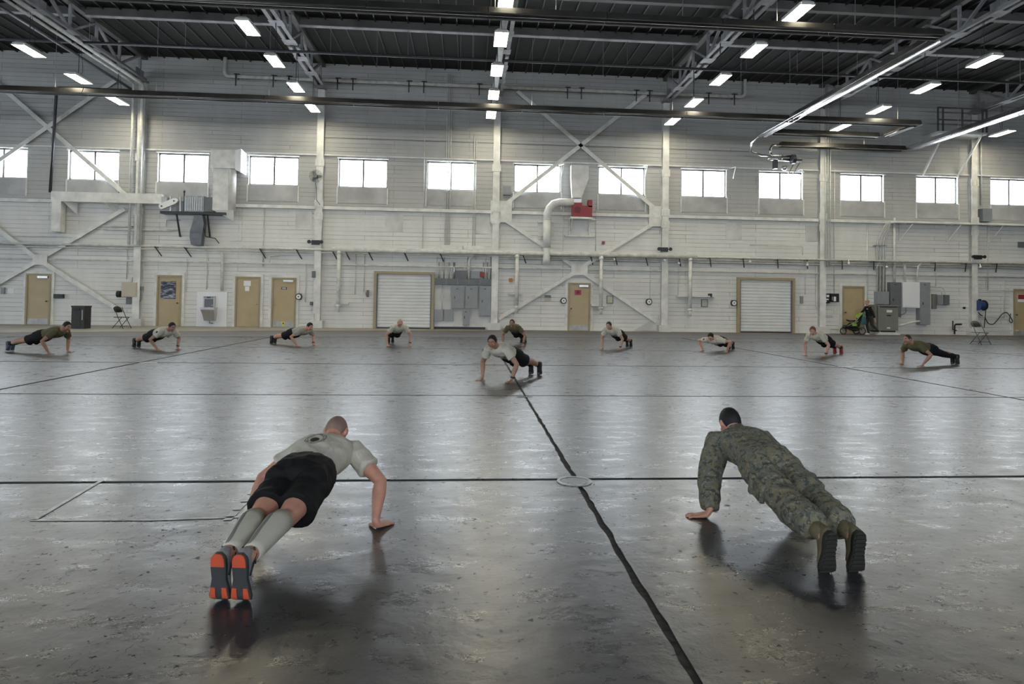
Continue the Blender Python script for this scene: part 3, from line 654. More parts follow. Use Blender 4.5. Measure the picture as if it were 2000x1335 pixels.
# shelf with triangle brackets at the right
t = thing('wall_shelf', 'white shelf on triangle brackets right of the conduit bundle', 'shelf', onW(1860, 437, .4))
z = onW(1860, 436, .5).z; xa, xb = onW(1742, 433, .3).x, onW(2020, 441, .3).x
MB().box(xa, xb, WY-.5, WY-.17, z-.03, z+.03).build('board', STEELW, t)
for bx in (1763, 1857, 1939):
    X = onW(bx, 455, .3).x; m = MB(); m.bar((X, WY-.48, z-.04), (X, WY-.48, z-.07), .04, .04); m.bar((X+.4, WY-.47, z-.05), (X, WY-.05, z-.85), .035, .035); m.bar((X, WY-.03, z-.03), (X, WY-.03, z-.85), .04, .04); m.bar((X, WY-.48, z-.05), (X, WY, z-.05), .04, .04); m.build('bracket', STEELW, t)
# ------------------------------------------------------------------ ducts and machine at the left
t = thing('square_duct', 'long square white duct with a drop at its left end', 'duct', onW(110, 395, .4))
a, b, c, d = rect(100, 376, 316, 395, .5); MB().box(a, b, WY-.5, WY-.2, c, d).build('run', WHITE, t)
a2, b2, c2, d2 = rect(100, 395, 118, 452, .5); MB().box(a2, b2, WY-.5, WY-.12, c2, c).build('drop', WHITE, t)
for bx in (133, 212): X = onW(bx, 395, .4).x; MB().prism([V((X-.18, WY-.45, c)), V((X+.2, WY-.1, c)), V((X+.15, WY-.05, c-.5))], (.05, 0, 0)).build('bracket', STEELW, t)
t = thing('air_duct', 'tall white duct with a bright louvred hood beside the fourth window', 'duct', onW(435, 413, .6))
a, b, c, d = rect(416, 300, 452, 410, .55); MB().box(a, b-.12, WY-.55, WY-.05, c, d).build('shaft', WHITE, t)
MB().cyl((b-.12, WY-.3, c), (b-.12, WY-.3, d), .24, n=14).build('shaft_side', WHITE, t, True)
a2, b2, c2, d2 = rect(412, 293, 474, 333, .65); MB().box(a2, b2-.3, WY-.7, WY-.03, c2+.1, d2-.0).build('head_box', WHITE, t)
hd = MB(); hd.rings([[V((b2-.3, WY-.7, c2+.05)), V((b2-.3, WY-.03, c2+.05)), V((b2-.3, WY-.03, d2)), V((b2-.3, WY-.7, d2))], [V((b2+.02, WY-.95, c2-.1)), V((b2+.02, WY-.2, c2-.1)), V((b2+.02, WY-.2, d2-.05)), V((b2+.02, WY-.95, d2+.02))]]); hd.build('hood', WHITEP, t)
MB().prism([V((a, WY-.55, c)), V((b+.1, WY-.55, c)), V((b+.05, WY-.3, c-.45))], (0, .1, 0)).build('sloped_base', STEELW, t)
t = thing('air_compressor', 'grey engine driven air machine on a wall shelf left of the tall duct', 'machine', onW(365, 420, .5))
wbox(MB(), 313, 413, 442, 418, .5, .0).build('shelf_beam', IRON, t)
MC = mat('machine_grey', (.32, .36, .40), .4, metal=.5, var=.3, vscale=8)
wbox(MB(), 360, 382, 398, 413, .48, .1).build('engine_block', MC, t)
for i in range(8): wbox(MB(), 362+i*4.3, 385, 364+i*4.3, 411, .51, .45).build('cooling_fin', STEEL, t)
wbox(MB(), 398, 385, 418, 413, .46, .1).build('control_box', GREYD, t)
a = onW(318, 403, .45); b = onW(342, 393, .45); g = MB(); r_ = .125
pts = []
dd = (b-a).normalized(); nn = V((-dd.z, 0, dd.x))
for i in range(9): th = math.pi*(.5+i/8); pts.append(a+dd*r_*math.cos(th)+nn*r_*math.sin(th))
for i in range(9): th = math.pi*(-.5+i/8); pts.append(b+dd*r_*math.cos(th)+nn*r_*math.sin(th))
g.prism(pts, (0, -.12, 0)); gg = g.build('belt_guard', WHITEP, t)
for q in (a, b): MB().cyl(q+V((0, -.12, 0)), q+V((0, -.14, 0)), .035, n=10).build('hub_cap', IRON, gg)
wbox(MB(), 315, 384, 326, 396, .5, .2).build('air_filter', STEEL, t); wbox(MB(), 344, 392, 358, 413, .46, .1).build('gearbox', GREYD, t)
for px, top in ((360, 371), (333, 382), (352, 384)): MB().cyl(onW(px, 413, .45), onW(px, top, .45), .03, n=8).build('valve_stem', IRON if px == 360 else STEEL, t)
MB().ball(onW(360, 374, .45), .05).build('valve_knob', BLACK, t, True)
p = onW(345, 418, .45); MB().bar(p, onW(352, 462, .05), .06, .06).build('support_strut', IRON, t)
p = onW(405, 418, .45); MB().bar(p, onW(410, 462, .05), .06, .06).build('support_strut', IRON, t)
t = thing('elbow_duct', 'dark grey sheet metal elbow duct hanging under the air machine', 'duct', onW(385, 480, .5))
DG = mat('dark_sheet_metal', (.16, .17, .19), .4, metal=.5, var=.2, vscale=4)
cr = [((379, 420), (395, 420)), ((376, 435), (398, 435)), ((371, 450), (396, 452)), ((370, 462), (394, 464)), ((373, 478), (392, 479))]
m = MB(); rings = []
for (l, r) in cr:
    pl, pr = onW(*l, .47), onW(*r, .47); rings.append([pl, pr, pr+V((.0, .33, 0)), pl+V((0, .33, 0))])
m.rings(rings).build('duct_body', DG, t)
wbox(MB(), 371, 450, 396, 453, .49, .14).build('seam_flange', GREYD, t)
MB().tube([onW(398, 445, .4), onW(402, 462, .4), onW(420, 465, .2), onW(428, 475, .08)], .02, 6).build('cable', BLACK, t, True)
# ------------------------------------------------------------------ doors
def door(n, x0, y0, x1, y1, label, closer=True, kick=True, knob=None):
    a, b, c, d = rect(x0, y0, x1, y1, .05); z1 = d
    t = thing(f'door_{n}', label, 'door', ((a+b)/2, WY-.05, 0)); t['kind'] = 'structure'
    f = MB(); f.box(a, a+.07, WY-.09, WY+.0, 0, z1); f.box(b-.07, b, WY-.09, WY, 0, z1); f.box(a+.07, b-.07, WY-.09, WY, z1-.07, z1); f.build('door_frame', TANF, t)
    s = MB(); s.box(a-.12, a, WY-.05, WY, 0, z1+.12); s.box(b, b+.12, WY-.05, WY, 0, z1+.12); s.box(a, b, WY-.05, WY, z1, z1+.12); s.build('casing', STEELW, t)
    lf = MB().box(a+.07, b-.07, WY-.045, WY-.005, .015, z1-.07).build('door_leaf', TAN, t)
    if knob is None: knob = 'r'
    kx = b-.15 if knob == 'r' else a+.15
    h = MB(); h.cyl((kx, WY-.045, 1.02), (kx, WY-.10, 1.02), .02, n=8); h.ball((kx, WY-.115, 1.02), .032, nu=10, nv=6); h.build('door_knob', STEEL if n in (3, 4) else IRON, lf)
    if kick: MB().box(a+.09, b-.09, WY-.052, WY-.044, .02, .27).build('kick_plate', CHROME, lf)
    if closer: MB().box((a+b)/2-.02, b-.12, WY-.13, WY-.045, z1-.19, z1-.1).build('door_closer', STEEL, lf)
    return t, lf, (a, b, z1)
door(1, 50, 534, 99, 632, 'leftmost tan door with a kick plate')
door(2, 306, 537, 354, 636, 'tan door with a dark poster on its upper half', False, False)
door(3, 459, 540, 508, 639, 'tan door with white paper notices', False, False)
d4 = door(4, 530, 542, 578, 640, 'tan door with a yellow mark on its kick plate', knob='l')
d5 = door(5, 1109, 552, 1153, 646, 'tan door with a red sign under the cross brace', knob='l')
door(6, 1645, 558, 1688, 651, 'plain tan door behind the pushchair', False, False, 'l')
door(7, 1979, 564, 2024, 653, 'rightmost tan door cut by the picture edge', knob='l')
def sign(label, x0, y0, x1, y1, m, off=.055, name='sign', cat='sign', base=.045):
    return tag(wbox(MB(), x0, y0, x1, y1, off+.012, base).build(name, m), label, cat)
def poster_mat():
    m, nt, b = nodes_of('dark_poster_print'); n = noise_(nt, posmap(nt, (.7, 1, 4)), 5, 5, .6)
    nt.links.new(ramp(nt, n, [(.38, (.01, .013, .02)), (.5, (.05, .06, .08)), (.62, (.38, .42, .48))]), b.inputs['Base Color']); b.inputs['Roughness'].default_value = .4; return m
sign('dark landscape poster on the second tan door', 314, 549, 343, 583, poster_mat(), name='poster', cat='poster')
sign('upper white notice on the third tan door', 476, 548, 490, 558, WHITEP, name='notice', cat='notice'); sign('lower white notice on the third tan door', 478.5, 559, 487, 568, WHITEP, name='notice', cat='notice')
t = thing('door_sign', 'small black sign on the fourth tan door', 'sign', onW(555, 563, .06)); wbox(MB(), 549.5, 560.5, 560, 565, .058, .045).build('plate', BLACK, t)
wbox(MB(), 551, 561.6, 558.5, 562.5, .061, .057).build('lettering', WHITEP, t); wbox(MB(), 551, 563.3, 558.5, 564, .061, .057).build('lettering', WHITEP, t)
t = thing('yellow_warning_mark', 'yellow and black mark on the fourth door kick plate', 'sign', onW(553, 633, .06)); YEL = mat('yellow_print', (.75, .6, .04), .5)
for dx in (-2.2, 2.2): wbox(MB(), 553+dx-1.6, 628.5, 553+dx+1.6, 631.5, .06, .05).build('upper_lobe', YEL, t)
wbox(MB(), 551.3, 631.5, 554.7, 636.5, .06, .05).build('stem', YEL, t); wbox(MB(), 551.8, 630, 554.2, 632.5, .064, .058).build('black_centre', BLACK, t)
t = thing('red_door_sign', 'red sign with dark emblem on the centre door', 'sign', onW(1128, 571, .06)); wbox(MB(), 1122.5, 566, 1135, 575.5, .058, .045).build('plate', mat('red_print', (.33, .02, .05), .5), t)
MB().cyl(onW(1128.7, 570.3, .058), onW(1128.7, 570.3, .064), .055, n=12).build('emblem', mat('dark_print', (.06, .01, .02), .5), t)
t = thing('red_door_sign', 'red and white sign on the rightmost door', 'sign', onW(1993, 580, .06)); wbox(MB(), 1988, 574.5, 2001, 589.5, .058, .045).build('plate', WHITEP, t); wbox(MB(), 1988.5, 575, 2000.5, 584, .062, .057).build('red_band', RED, t)
def shutter(n, x0, y0, x1, y1, label, fr=5):
    a, b, c, d = rect(x0, y0, x1, y1, .1); t = thing(f'door_{n}', label, 'door', ((a+b)/2, WY-.1, 0)); t['kind'] = 'structure'; w = fr/42.0
    f = MB(); f.box(a, a+w, WY-.16, WY, 0, d); f.box(b-w, b, WY-.16, WY, 0, d); f.box(a+w, b-w, WY-.16, WY, d-w, d); f.build('door_frame', TANF, t)
    k = MB(); k.box(a+w, a+w+.05, WY-.12, WY, 0, d-w); k.box(b-w-.05, b-w, WY-.12, WY, 0, d-w); k.build('guide_rail', GREYD, t)
    z = .06; i = 0
    while z < d-w-.01:
        z2 = min(z+.145, d-w); m = MB()
        m.rings([[V((a+w+.05, y, zz_)), V((b-w-.05, y, zz_)), V((b-w-.05, WY-.01, zz_)), V((a+w+.05, WY-.01, zz_))] for y, zz_ in ((WY-.035, z), (WY-.055, z+.02), (WY-.06, (z+z2)/2), (WY-.05, z2-.012), (WY-.03, z2))]); m.build('slat', SHUT, t); z = z2; i += 1
    MB().box(a+w+.05, b-w-.05, WY-.08, WY-.01, .0, .06).build('bottom_bar', BLACK, t)
shutter(8, 730, 530, 848, 643, 'first white roller shutter door beside the grey electric cabinets')
shutter(9, 1440, 542, 1552, 650, 'second white roller shutter door right of the wall clocks')
# ------------------------------------------------------------------ electric cabinets in the middle
def cab(label, x0, y0, x1, y1, dep, m=GREY, name='electric_cabinet', cat='cabinet', handle=True, base=.0, vent=False):
    a, b, c, d = rect(x0, y0, x1, y1, dep); t = thing(name, label, cat, ((a+b)/2, WY-dep/2, c))
    MB().box(a, b, WY-dep+.015, WY-base, c, d).build('body', m, t)
    w = (b-a)*.04+.008
    dr = MB().box(a+w, b-w, WY-dep, WY-dep+.02, c+w, d-w).build('cabinet_door', m, t)
    if handle: hx = a+(b-a)*.25; zc = (c+d)/2; MB().box(hx-.015, hx+.015, WY-dep-.02, WY-dep, zc-.06, zc+.06).build('handle', BLACK, dr); MB().box((a+b)/2-.07, (a+b)/2+.03, WY-dep-.004, WY-dep, d-w-.1, d-w-.07).build('nameplate', BLACK, dr)
    return t
tag(wbox(MB(), 849, 546, 961, 640, .03, 0).build('backboard', PLASTER), 'pale backboard behind the grey electric cabinets', 'board')
t = thing('wireway', 'long dark grey wireway above the tall electric cabinets', 'wireway', onW(904, 550, .25)); wbox(MB(), 849, 544, 959.5, 556, .25, .03).build('trough', GREYD, t)
for i in range(5): wbox(MB(), 849+i*22.1, 544.3, 849.6+i*22.1+.3, 555.7, .256, .25).build('seam', GREY, t)
cab('left one of the three tall grey cabinets under the wireway', 882, 559, 906, 602.5, .22); cab('middle one of the three tall grey cabinets under the wireway', 909, 559, 933, 602.5, .22); cab('longest right cabinet of the three under the wireway', 936, 559, 959.5, 617, .22)
cab('small square grey box at the lower left of the cabinets', 848, 604, 865.5, 627, .18, handle=False); cab('small square grey box second from the lower left', 867, 604, 886, 627, .18, handle=False)
cab('narrow grey disconnect below the tall cabinets', 904, 604, 917, 635, .18); cab('narrow grey disconnect right of the longest cabinet', 961, 606, 972.5, 635, .18)
cab('grey box on top of the wireway, left', 889, 528, 910, 544, .16, GREYD, handle=False); cab('grey box on top of the wireway, right', 919, 529, 940, 544, .16, handle=False); cab('small red alarm box above the wireway', 937, 531, 946, 540.5, .2, RED, 'alarm_box', 'alarm', False)
tag(wbox(MB(), 848, 638, 948, 644, .05, 0).build('dark_kerb', BLACK), 'dark opening below the grey electric cabinets', 'vent')
t = thing('conduit_row', 'row of short bright conduits above the wireway', 'conduit', onW(900, 544, .12))
for i, x in enumerate((853, 857, 861, 867, 873, 877, 882, 887, 905, 913, 917, 944, 948, 951.5, 955, 958)):
    P = path([(x, 544.5), (x, 512 if i % 3 else 502)], .12); MB().tube(P, .022 if x != 887 else .05, 6).build('conduit', STEEL if i % 2 else PIPE, t, True)
P = [onW(916, 544, .14), onW(916, 505, .14), onW(924, 499, .14), onW(940, 498, .14)]; MB().tube(P, .055, 8, .2).build('conduit', PIPE, t, True)
wpipe('bent white conduit beside the longest grey cabinet', [(960, 551), (970, 553), (971, 606)], 1.4, .12, PIPE, 'conduit', .15, 'conduit', False)
wpipe('vertical conduit feeding the small square grey boxes', [(864, 556), (864, 604)], .7, .08, PIPE, 'conduit', 0, 'conduit')
# cabinets at the right
cab('grey square panel under the conduit bundle', 1713, 569, 1737, 594, .25, handle=False)
cab('tall dark grey panel left of the white panel', 1739, 551, 1760.5, 619, .25, GREYD); cab('large white electric panel at the right', 1764, 551, 1797, 601, .3, WHITEP, handle=False); cab('tallest grey electric panel right of the white panel', 1797.5, 551, 1817.5, 634, .32)
cab('small flat grey cover right of the tallest panel', 1820.5, 574, 1830, 603, .06, GREYG, handle=False); cab('light grey switch box of the small pair', 1832, 575.5, 1843, 595, .2, handle=False); cab('dark grey switch box of the small pair', 1844, 575.5, 1855, 595.5, .22, GREYD, handle=False)
a, b, c, d = rect(1709, 595, 1753, 645, .75); t = thing('transformer', 'large grey green floor transformer behind the walking woman', 'transformer', ((a+b)/2, WY-.45, 0))
MB().box(a+.12, b, WY-.8, WY-.15, .2, d-.06).build('body', GREYG, t); MB().box(a, a+.3, WY-.7, WY-.1, .2, d).build('side_wing', GREYG, t); MB().box(a+.1, b+.02, WY-.83, WY-.12, d-.06, d).build('lid', GREYG, t)
MB().box(a+.2, b-.05, WY-.81, WY-.79, d-.12, d-.08).build('vent_slot', BLACK, t); MB().box((a+b)/2-.02, (a+b)/2+.25, WY-.81, WY-.79, d-.35, d-.24).build('label_plate', WHITEP, t); MB().box((a+b)/2, (a+b)/2+.2, WY-.81, WY-.79, d-.52, d-.47).build('nameplate', BLACK, t); MB().box((a+b)/2, (a+b)/2+.16, WY-.81, WY-.79, .3, .36).build('label_plate', WHITEP, t)
MB().box(a+.15, b-.1, WY-.75, WY-.2, .13, .2).build('skid', BLACK, t); MB().box(a+.05, b+.1, WY-.82, WY-.1, 0, .13).build('plinth', PLASTER, t)
wpipe('cream pipe from the transformer to the tallest panel', [(1754, 636), (1764, 634), (1785, 628), (1798, 627)], 2.2, .25, PIPE, 'conduit', .1, 'conduit', False); wpipe('grey loop conduit under the white panel', [(1769, 601), (1770, 610), (1760, 615)], 1.0, .2, GREY, 'conduit', .1, 'conduit', False)
wpipe('conduit arching from the tallest panel to the switch boxes, upper', [(1818, 559), (1838, 560), (1846, 566), (1846, 575)], .7, .1, PIPE, 'conduit', .1, 'conduit', False); wpipe('conduit arching from the tallest panel to the switch boxes, lower', [(1818, 566), (1833, 565), (1839, 570), (1839, 575)], .7, .1, PIPE, 'conduit', .1, 'conduit', False)
t = cab('left black alarm box with white labels', 1605, 573, 1621, 592, .14, BLACK, 'alarm_box', 'alarm', False)
for q in ((1608, 575.5, 1613, 580), (1614.5, 575.5, 1619.5, 580), (1608, 583, 1618.5, 585.5), (1608, 587, 1615, 589)): wbox(MB(), *q, .146, .13).build('label_plate', WHITEP, t)
wbox(MB(), 1606, 578, 1608, 583, .146, .13).build('red_lamp', RED, t)
t = cab('right black alarm box with one white label', 1623, 573, 1639, 589.5, .16, BLACK, 'alarm_box', 'alarm', False); wbox(MB(), 1628.5, 579, 1633, 588, .166, .15).build('label_plate', WHITEP, t); wbox(MB(), 1625, 579, 1627, 586, .166, .15).build('switch', GREY, t)
# left beige box
t = cab('beige junction box above the black folding chair', 237, 551, 267, 579.5, .28, BEIGE, 'junction_box', 'box', False); wbox(MB(), 246, 580, 258, 594, .16, 0).build('lower_box', GREYD, t)
MB().cyl(onW(236, 574, .15), onW(229, 574, .15), .14, n=10).build('side_gland', BLACK, t); wbox(MB(), 251, 541, 258, 550, .12, 0).build('top_fitting', PIPE, t)
wpipe('bent grey conduit right of the beige junction box', [(276, 562), (276, 585), (270, 591), (259, 592)], 1.2, .1, GREY, 'conduit', .08, 'conduit', False)
tag(wbox(MB(), 272, 559, 279, 567, .1).build('junction_box', GREY), 'tiny grey box right of the beige junction box', 'box')
# ------------------------------------------------------------------ drinking fountain
t = thing('drinking_fountain', 'steel bottle filler and drinking fountain on a white panel', 'fountain', onW(405, 626, .3))
wbox(MB(), 384, 570, 443, 639, .06, 0).build('white_panel', WHITEP, t)
wbox(MB(), 396.5, 578, 419, 602, .16, .06).build('filler_housing', STEEL, t); wbox(MB(), 399, 583.5, 416.5, 601, .165, .15).build('recess', GREYD, t); wbox(MB(), 398, 578.5, 417, 582.5, .18, .06).build('sensor_head', GREY, t); wbox(MB(), 404, 579.5, 411, 582, .186, .17).build('display', BLUE, t)
a, b, c, d = rect(392, 600, 418.5, 626, .4); m = MB()
m.rings([[V((a+.1, WY-.3, c)), V((b-.04, WY-.3, c)), V((b-.04, WY-.06, c)), V((a+.1, WY-.06, c))], [V((a+.05, WY-.38, c+.3)), V((b, WY-.38, c+.3)), V((b, WY-.06, c+.3)), V((a+.05, WY-.06, c+.3))], [V((a, WY-.46, d-.1)), V((b, WY-.46, d-.1)), V((b, WY-.06, d-.1)), V((a, WY-.06, d-.1))], [V((a, WY-.46, d)), V((b, WY-.46, d)), V((b, WY-.06, d)), V((a, WY-.06, d))]]); m.build('basin', STEEL, t)
MB().tube([(a+.45, WY-.2, d), (a+.45, WY-.2, d+.08), (a+.4, WY-.28, d+.1)], .015, 6).build('spout', STEEL, t, True); MB().tube([(a+.3, WY-.2, c), (a+.3, WY-.2, c-.1), (a+.42, WY-.1, c-.12)], .025, 6).build('drain', GREY, t, True)
# ------------------------------------------------------------------ wall clocks, floodlights, fan, small fittings
def clock(label, x, y, side=1):
    p = onW(x, y, .12); t = thing('wall_clock', label, 'clock', p); r = .145
    MB().cyl(p+V((0, .12, 0)), p, r, n=20).build('case', BLACK, t); MB().cyl(p, p+V((0, -.012, 0)), r*.72, n=20).build('dial', WHITEP, t)
    MB().cyl(p+V((0, -.012, 0)), p+V((0, -.02, 0)), r*.2, n=10).build('hub', BLACK, t); MB().box(p.x+side*r*.2-.08, p.x+side*r*.2+.08, p.y+.03, p.y+.12, p.z-.13, p.z+.13).build('mount', BLACK, t)
clock('round black clock right of the door with the yellow mark', 583, 579); clock('round black clock just left of the centre door', 1101, 587); clock('round black clock beside the fourth steel column', 1268, 589); clock('round black clock left of the second shutter door', 1434, 591.5, -1)
def flood(label, x, y):
    p = onW(x, y, .35); t = thing('emergency_light', label, 'lamp', p); MB().box(p.x-.17, p.x+.17, p.y, p.y+.12, p.z-.10, p.z+.10).build('battery_box', BLACK, t)
    for s in (-1, 1): MB().cyl(p+V((s*.27, .1, .03)), p+V((s*.27, -.04, .02)), .05, .085, 12).build('lamp_head', BLACK, t); MB().box(min(p.x+s*.17, p.x+s*.27), max(p.x+s*.17, p.x+s*.27), p.y+.04, p.y+.07, p.z+.0, p.z+.03).build('lamp_arm', BLACK, t)
flood('black twin head emergency light on the second column', 616, 473); flood('black twin head emergency light on the fourth column', 1298, 487); flood('black twin head emergency light on the sixth column', 1912, 502)
p = onW(617, 344, .5); t = thing('wall_fan', 'round caged fan on the second column', 'fan', p); r = .28
for k in range(7):
    rr = r*(k+1)/7; MB().tube([p+V((rr*math.cos(2*math.pi*i/20), -.10*(1-(k/7)**2), rr*math.sin(2*math.pi*i/20))) for i in range(21)], .006, 4).build('cage_ring', IRON, t)
for k in range(12): th = 2*math.pi*k/12; MB().tube([p+V((0, -.1, 0)), p+V((r*.6*math.cos(th), -.07, r*.6*math.sin(th))), p+V((r*math.cos(th), 0, r*math.sin(th)))], .005, 4).build('cage_wire', IRON, t)
MB().cyl(p+V((0, -.11, 0)), p+V((0, .16, 0)), .08, n=14).build('motor', GREYD, t)
for k in range(3):
    th = 2*math.pi*k/3; u = V((math.cos(th), 0, math.sin(th))); w = V((-math.sin(th), .35, math.cos(th))).normalized(); MB().obox(p+u*.15, u*.1, w*.07, u.cross(w)*.004).build('blade', GREY, t)
MB().bar(p+V((0, .1, 0)), p+V((0, .28, -.05)), .06, .06).build('wall_arm', IRON, t)
tag(MB().tube([onW(616, 357, .3), onW(618, 370, .3), onW(618, 390, .3), onW(625, 400, .3)], .012, 5).build('fan_cord', IRON, None, True), 'dark cord hanging from the caged fan', 'cord')
for k, (x, y) in enumerate([(1200, 506), (1298, 508), (1326, 514), (1465, 511), (1577, 517), (1658, 514), (1732, 521), (1915, 521)]):
    p = onW(x, y, .4); t = thing('globe_lamp', f'{ORD[k]} small white globe lamp from the left below the wall rail', 'lamp', p, 'globe lamps below the wall rail'); MB().ball(p, .06).build('globe', BULB, t, True); MB().cyl(p+V((0, 0, .05)), p+V((0, .05, .15)), .03, n=8).build('socket', STEEL, t)
MISC = [('light grey box beside the third column above the girt', 983, 363, 998, 380, .25, GREY, 'box'), ('small red fire alarm right of the big round duct', 1176, 471, 1181, 476, .08, RED, 'alarm'), ('orange alarm plate right of the third column', 994, 543, 1001, 550, .06, mat('orange_print', (.45, .18, .04), .5), 'sign'), ('dark louvred vent at the right edge above the rail', 1990, 472, 2001, 483, .08, GREYD, 'vent'), ('black wall box right of the leftmost door', 104, 574, 122, 582, .16, BLACK, 'box'), ('white notice left of the leftmost door', 15, 563, 28, 573, .02, WHITEP, 'notice'), ('small grey phone box near the left picture edge', 1, 561, 8, 574, .1, GREY, 'box'), ('light grey box on the pipe right of the sixth column', 1920, 407, 1938, 432, .35, GREY, 'box'), ('dark louvre above the fourth tan door on the column', 609, 529, 616, 542, .28, GREYD, 'vent'), ('grey switch beside the fourth tan door', 605, 589, 610, 596, .28, GREYD, 'switch'), ('grey push button strip left of the first shutter door', 716, 566, 720, 580, .1, GREYD, 'switch'), ('small round bell plate left of the button strip', 708, 570, 714, 576, .08, PIPE, 'bell'), ('grey push button strip right of the second shutter door', 1564, 578, 1569, 592, .1, GREY, 'switch'), ('black outlet right of the small switch boxes', 1882, 599, 1886, 603, .05, BLACK, 'outlet'), ('white access panel seam between third and second columns', 752, 413, 787, 452, .02, PLASTER, 'panel'), ('white patch panel left of the second column', 577, 411, 609, 448, .02, PLASTER, 'panel'), ('white patch panel right of the fourth column', 1418, 432, 1449, 468, .02, PLASTER, 'panel'), ('white patch panel left of the fifth column', 1574, 440, 1603, 471, .02, PLASTER, 'panel'), ('white patch panel beside the third column', 929, 417, 957, 456, .02, PLASTER, 'panel'), ('white bracket strip above the grey cabinets, left', 860, 479, 903, 486, .1, STEELW, 'panel'), ('white bracket strip above the grey cabinets, right', 905, 480, 946, 487, .1, STEELW, 'panel'), ('black hook fitting on the long shelf', 1387, 573, 1391, 580, .3, BLACK, 'fitting'), ('wall outlet pair left of the centre door clock, upper', 1064, 576, 1076, 581, .08, GREYD, 'outlet'), ('wall outlet pair left of the centre door clock, lower', 1064, 582.5, 1076, 587, .08, BEIGE, 'outlet'), ('louvred plate above the mirror of the second column foot', 609, 612, 613, 632, .3, PIPE, 'fitting')]
for lab, x0, y0, x1, y1, dep, m_, cat in MISC:
    t = thing({'box': 'wall_box'}.get(cat, 'wall_'+cat), lab, cat, onW((x0+x1)/2, y1, dep)); wbox(MB(), x0, y0, x1, y1, dep).build('body', m_, t)
    w, h = x1-x0, y1-y0; a, b, c, d = rect(x0, y0, x1, y1, dep); MB().box(a+.1*(b-a), b-.1*(b-a), WY-dep-.008, WY-dep+.01, c+.1*(d-c), d-.1*(d-c)).build('face', m_, t)
for k, (x0, y0, x1, y1, lab) in enumerate([(1185, 577, 1197.5, 592.5, 'framed pale notice right of the centre door'), (1370, 584, 1382.5, 599, 'framed pale notice under the long wall shelf')]):
    t = thing('framed_notice', lab, 'notice', onW(x0, y1, .05)); wbox(MB(), x0, y0, x1, y1, .05).build('frame', GREYD, t); wbox(MB(), x0+1.3, y0+1.3, x1-1.3, y1-1.3, .056, .04).build('paper', mat('pale_paper', (.50, .50, .38), .6), t)
for k, (x, y) in enumerate([(1265, 322), (1437, 326), (1568, 331), (1102, 320)]):
    p = onW(x, y, .3); t = thing('window_opener', f'white window opener arm beside the {["eighth", "ninth", "tenth", "seventh"][k]} window', 'arm', p); MB().bar(p, p+V((-.12, 0, -.55)), .035, .03).build('arm', WHITEP, t); MB().bar(p, p+V((-.2, .28, -.03)), .03, .03).build('stay', WHITEP, t)
# hose reel
p = onW(1916, 596, .3); t = thing('hose_reel', 'blue hose reel with black hose on the sixth column', 'reel', p)
MB().cyl(p+V((-.18, 0, 0)), p+V((-.15, 0, 0)), .25, n=20).build('side_disc', BLUE, t); MB().cyl(p+V((.12, 0, 0)), p+V((.18, 0, 0)), .25, n=20).build('side_disc', BLACK, t); MB().cyl(p+V((-.15, 0, 0)), p+V((.12, 0, 0)), .2, n=16).build('hose_coil', BLUE, t)
MB().box(p.x-.02, p.x+.02, p.y, WY, p.z-.05, p.z+.3).build('mount', BLACK, t)
MB().tube([onW(x, y, .2) for x, y in ((1909, 596), (1907, 604), (1912, 612), (1919, 617))], .022, 6, .2).build('hose', BLACK, t, True); MB().tube([onW(x, y, .2) for x, y in ((1925, 590), (1925, 612), (1922, 640))], .02, 6, .1).build('hose', BLACK, t, True)
tag(MB().tube([onW(x, y, .15) for x, y in ((1924, 620), (1930, 632), (1940, 634), (1950, 622), (1958, 612), (1966, 609), (1972, 616), (1978, 626), (1976, 631), (1971, 627), (1974, 612))], .022, 6, .3).build('air_hose', BLACK, None, True), 'black hose looped on the wall near the rightmost door', 'hose')
wpipe('thin level pipe behind the looped black hose', [(1915, 619), (1961, 620)], 1.0, .08)
t = thing('pipe_stand', 'small black bent pipe stand at the wall foot left of the grey chair', 'stand', onW(1865, 652, .2)); MB().tube([onW(1861, 626, .25), onW(1861, 643, .25), onW(1868, 645, .25)], .03, 6).build('bent_pipe', BLACK, t, True); MB().tube([onW(1864.5, 652, .25), onW(1864.5, 633, .25), onW(1878, 633, .25)], .04, 6, .1).build('post', BLACK, t, True); MB().bar(onW(1868, 645, .25), onW(1990, 645, .05), .03, .04).build('low_rail', PIPE, t)
# catwalk platform upper right
t = thing('wall_platform', 'white steel catwalk platform at the upper right of the wall', 'platform', onW(1870, 258, 1))
zf = onW(1870, 258, 1.0).z; xa, xb = onW(1830, 250, 1).x, onW(1925, 255, 1).x
MB().box(xa, xb, WY-1.1, WY-.0, zf-.1, zf).build('deck', STEELW, t)
for X in (xa, xa+.25, (xa+xb)/2, xb-.2, xb): MB().box(X-.03, X+.03, WY-1.1, WY-1.04, zf, zf+1.15).build('rail_post', PURL, t)
for z in (.55, 1.12): MB().box(xa, xb, WY-1.1, WY-1.05, zf+z-.03, zf+z+.03).build('hand_rail', PURL, t)
for X, q in ((xa+.3, -.35), (xb-.2, -.5)): MB().bar((X, WY-1.0, zf-.1), (X+q, WY-.05, zf-1.9), .1, .08).build('support_leg', STEELW, t)
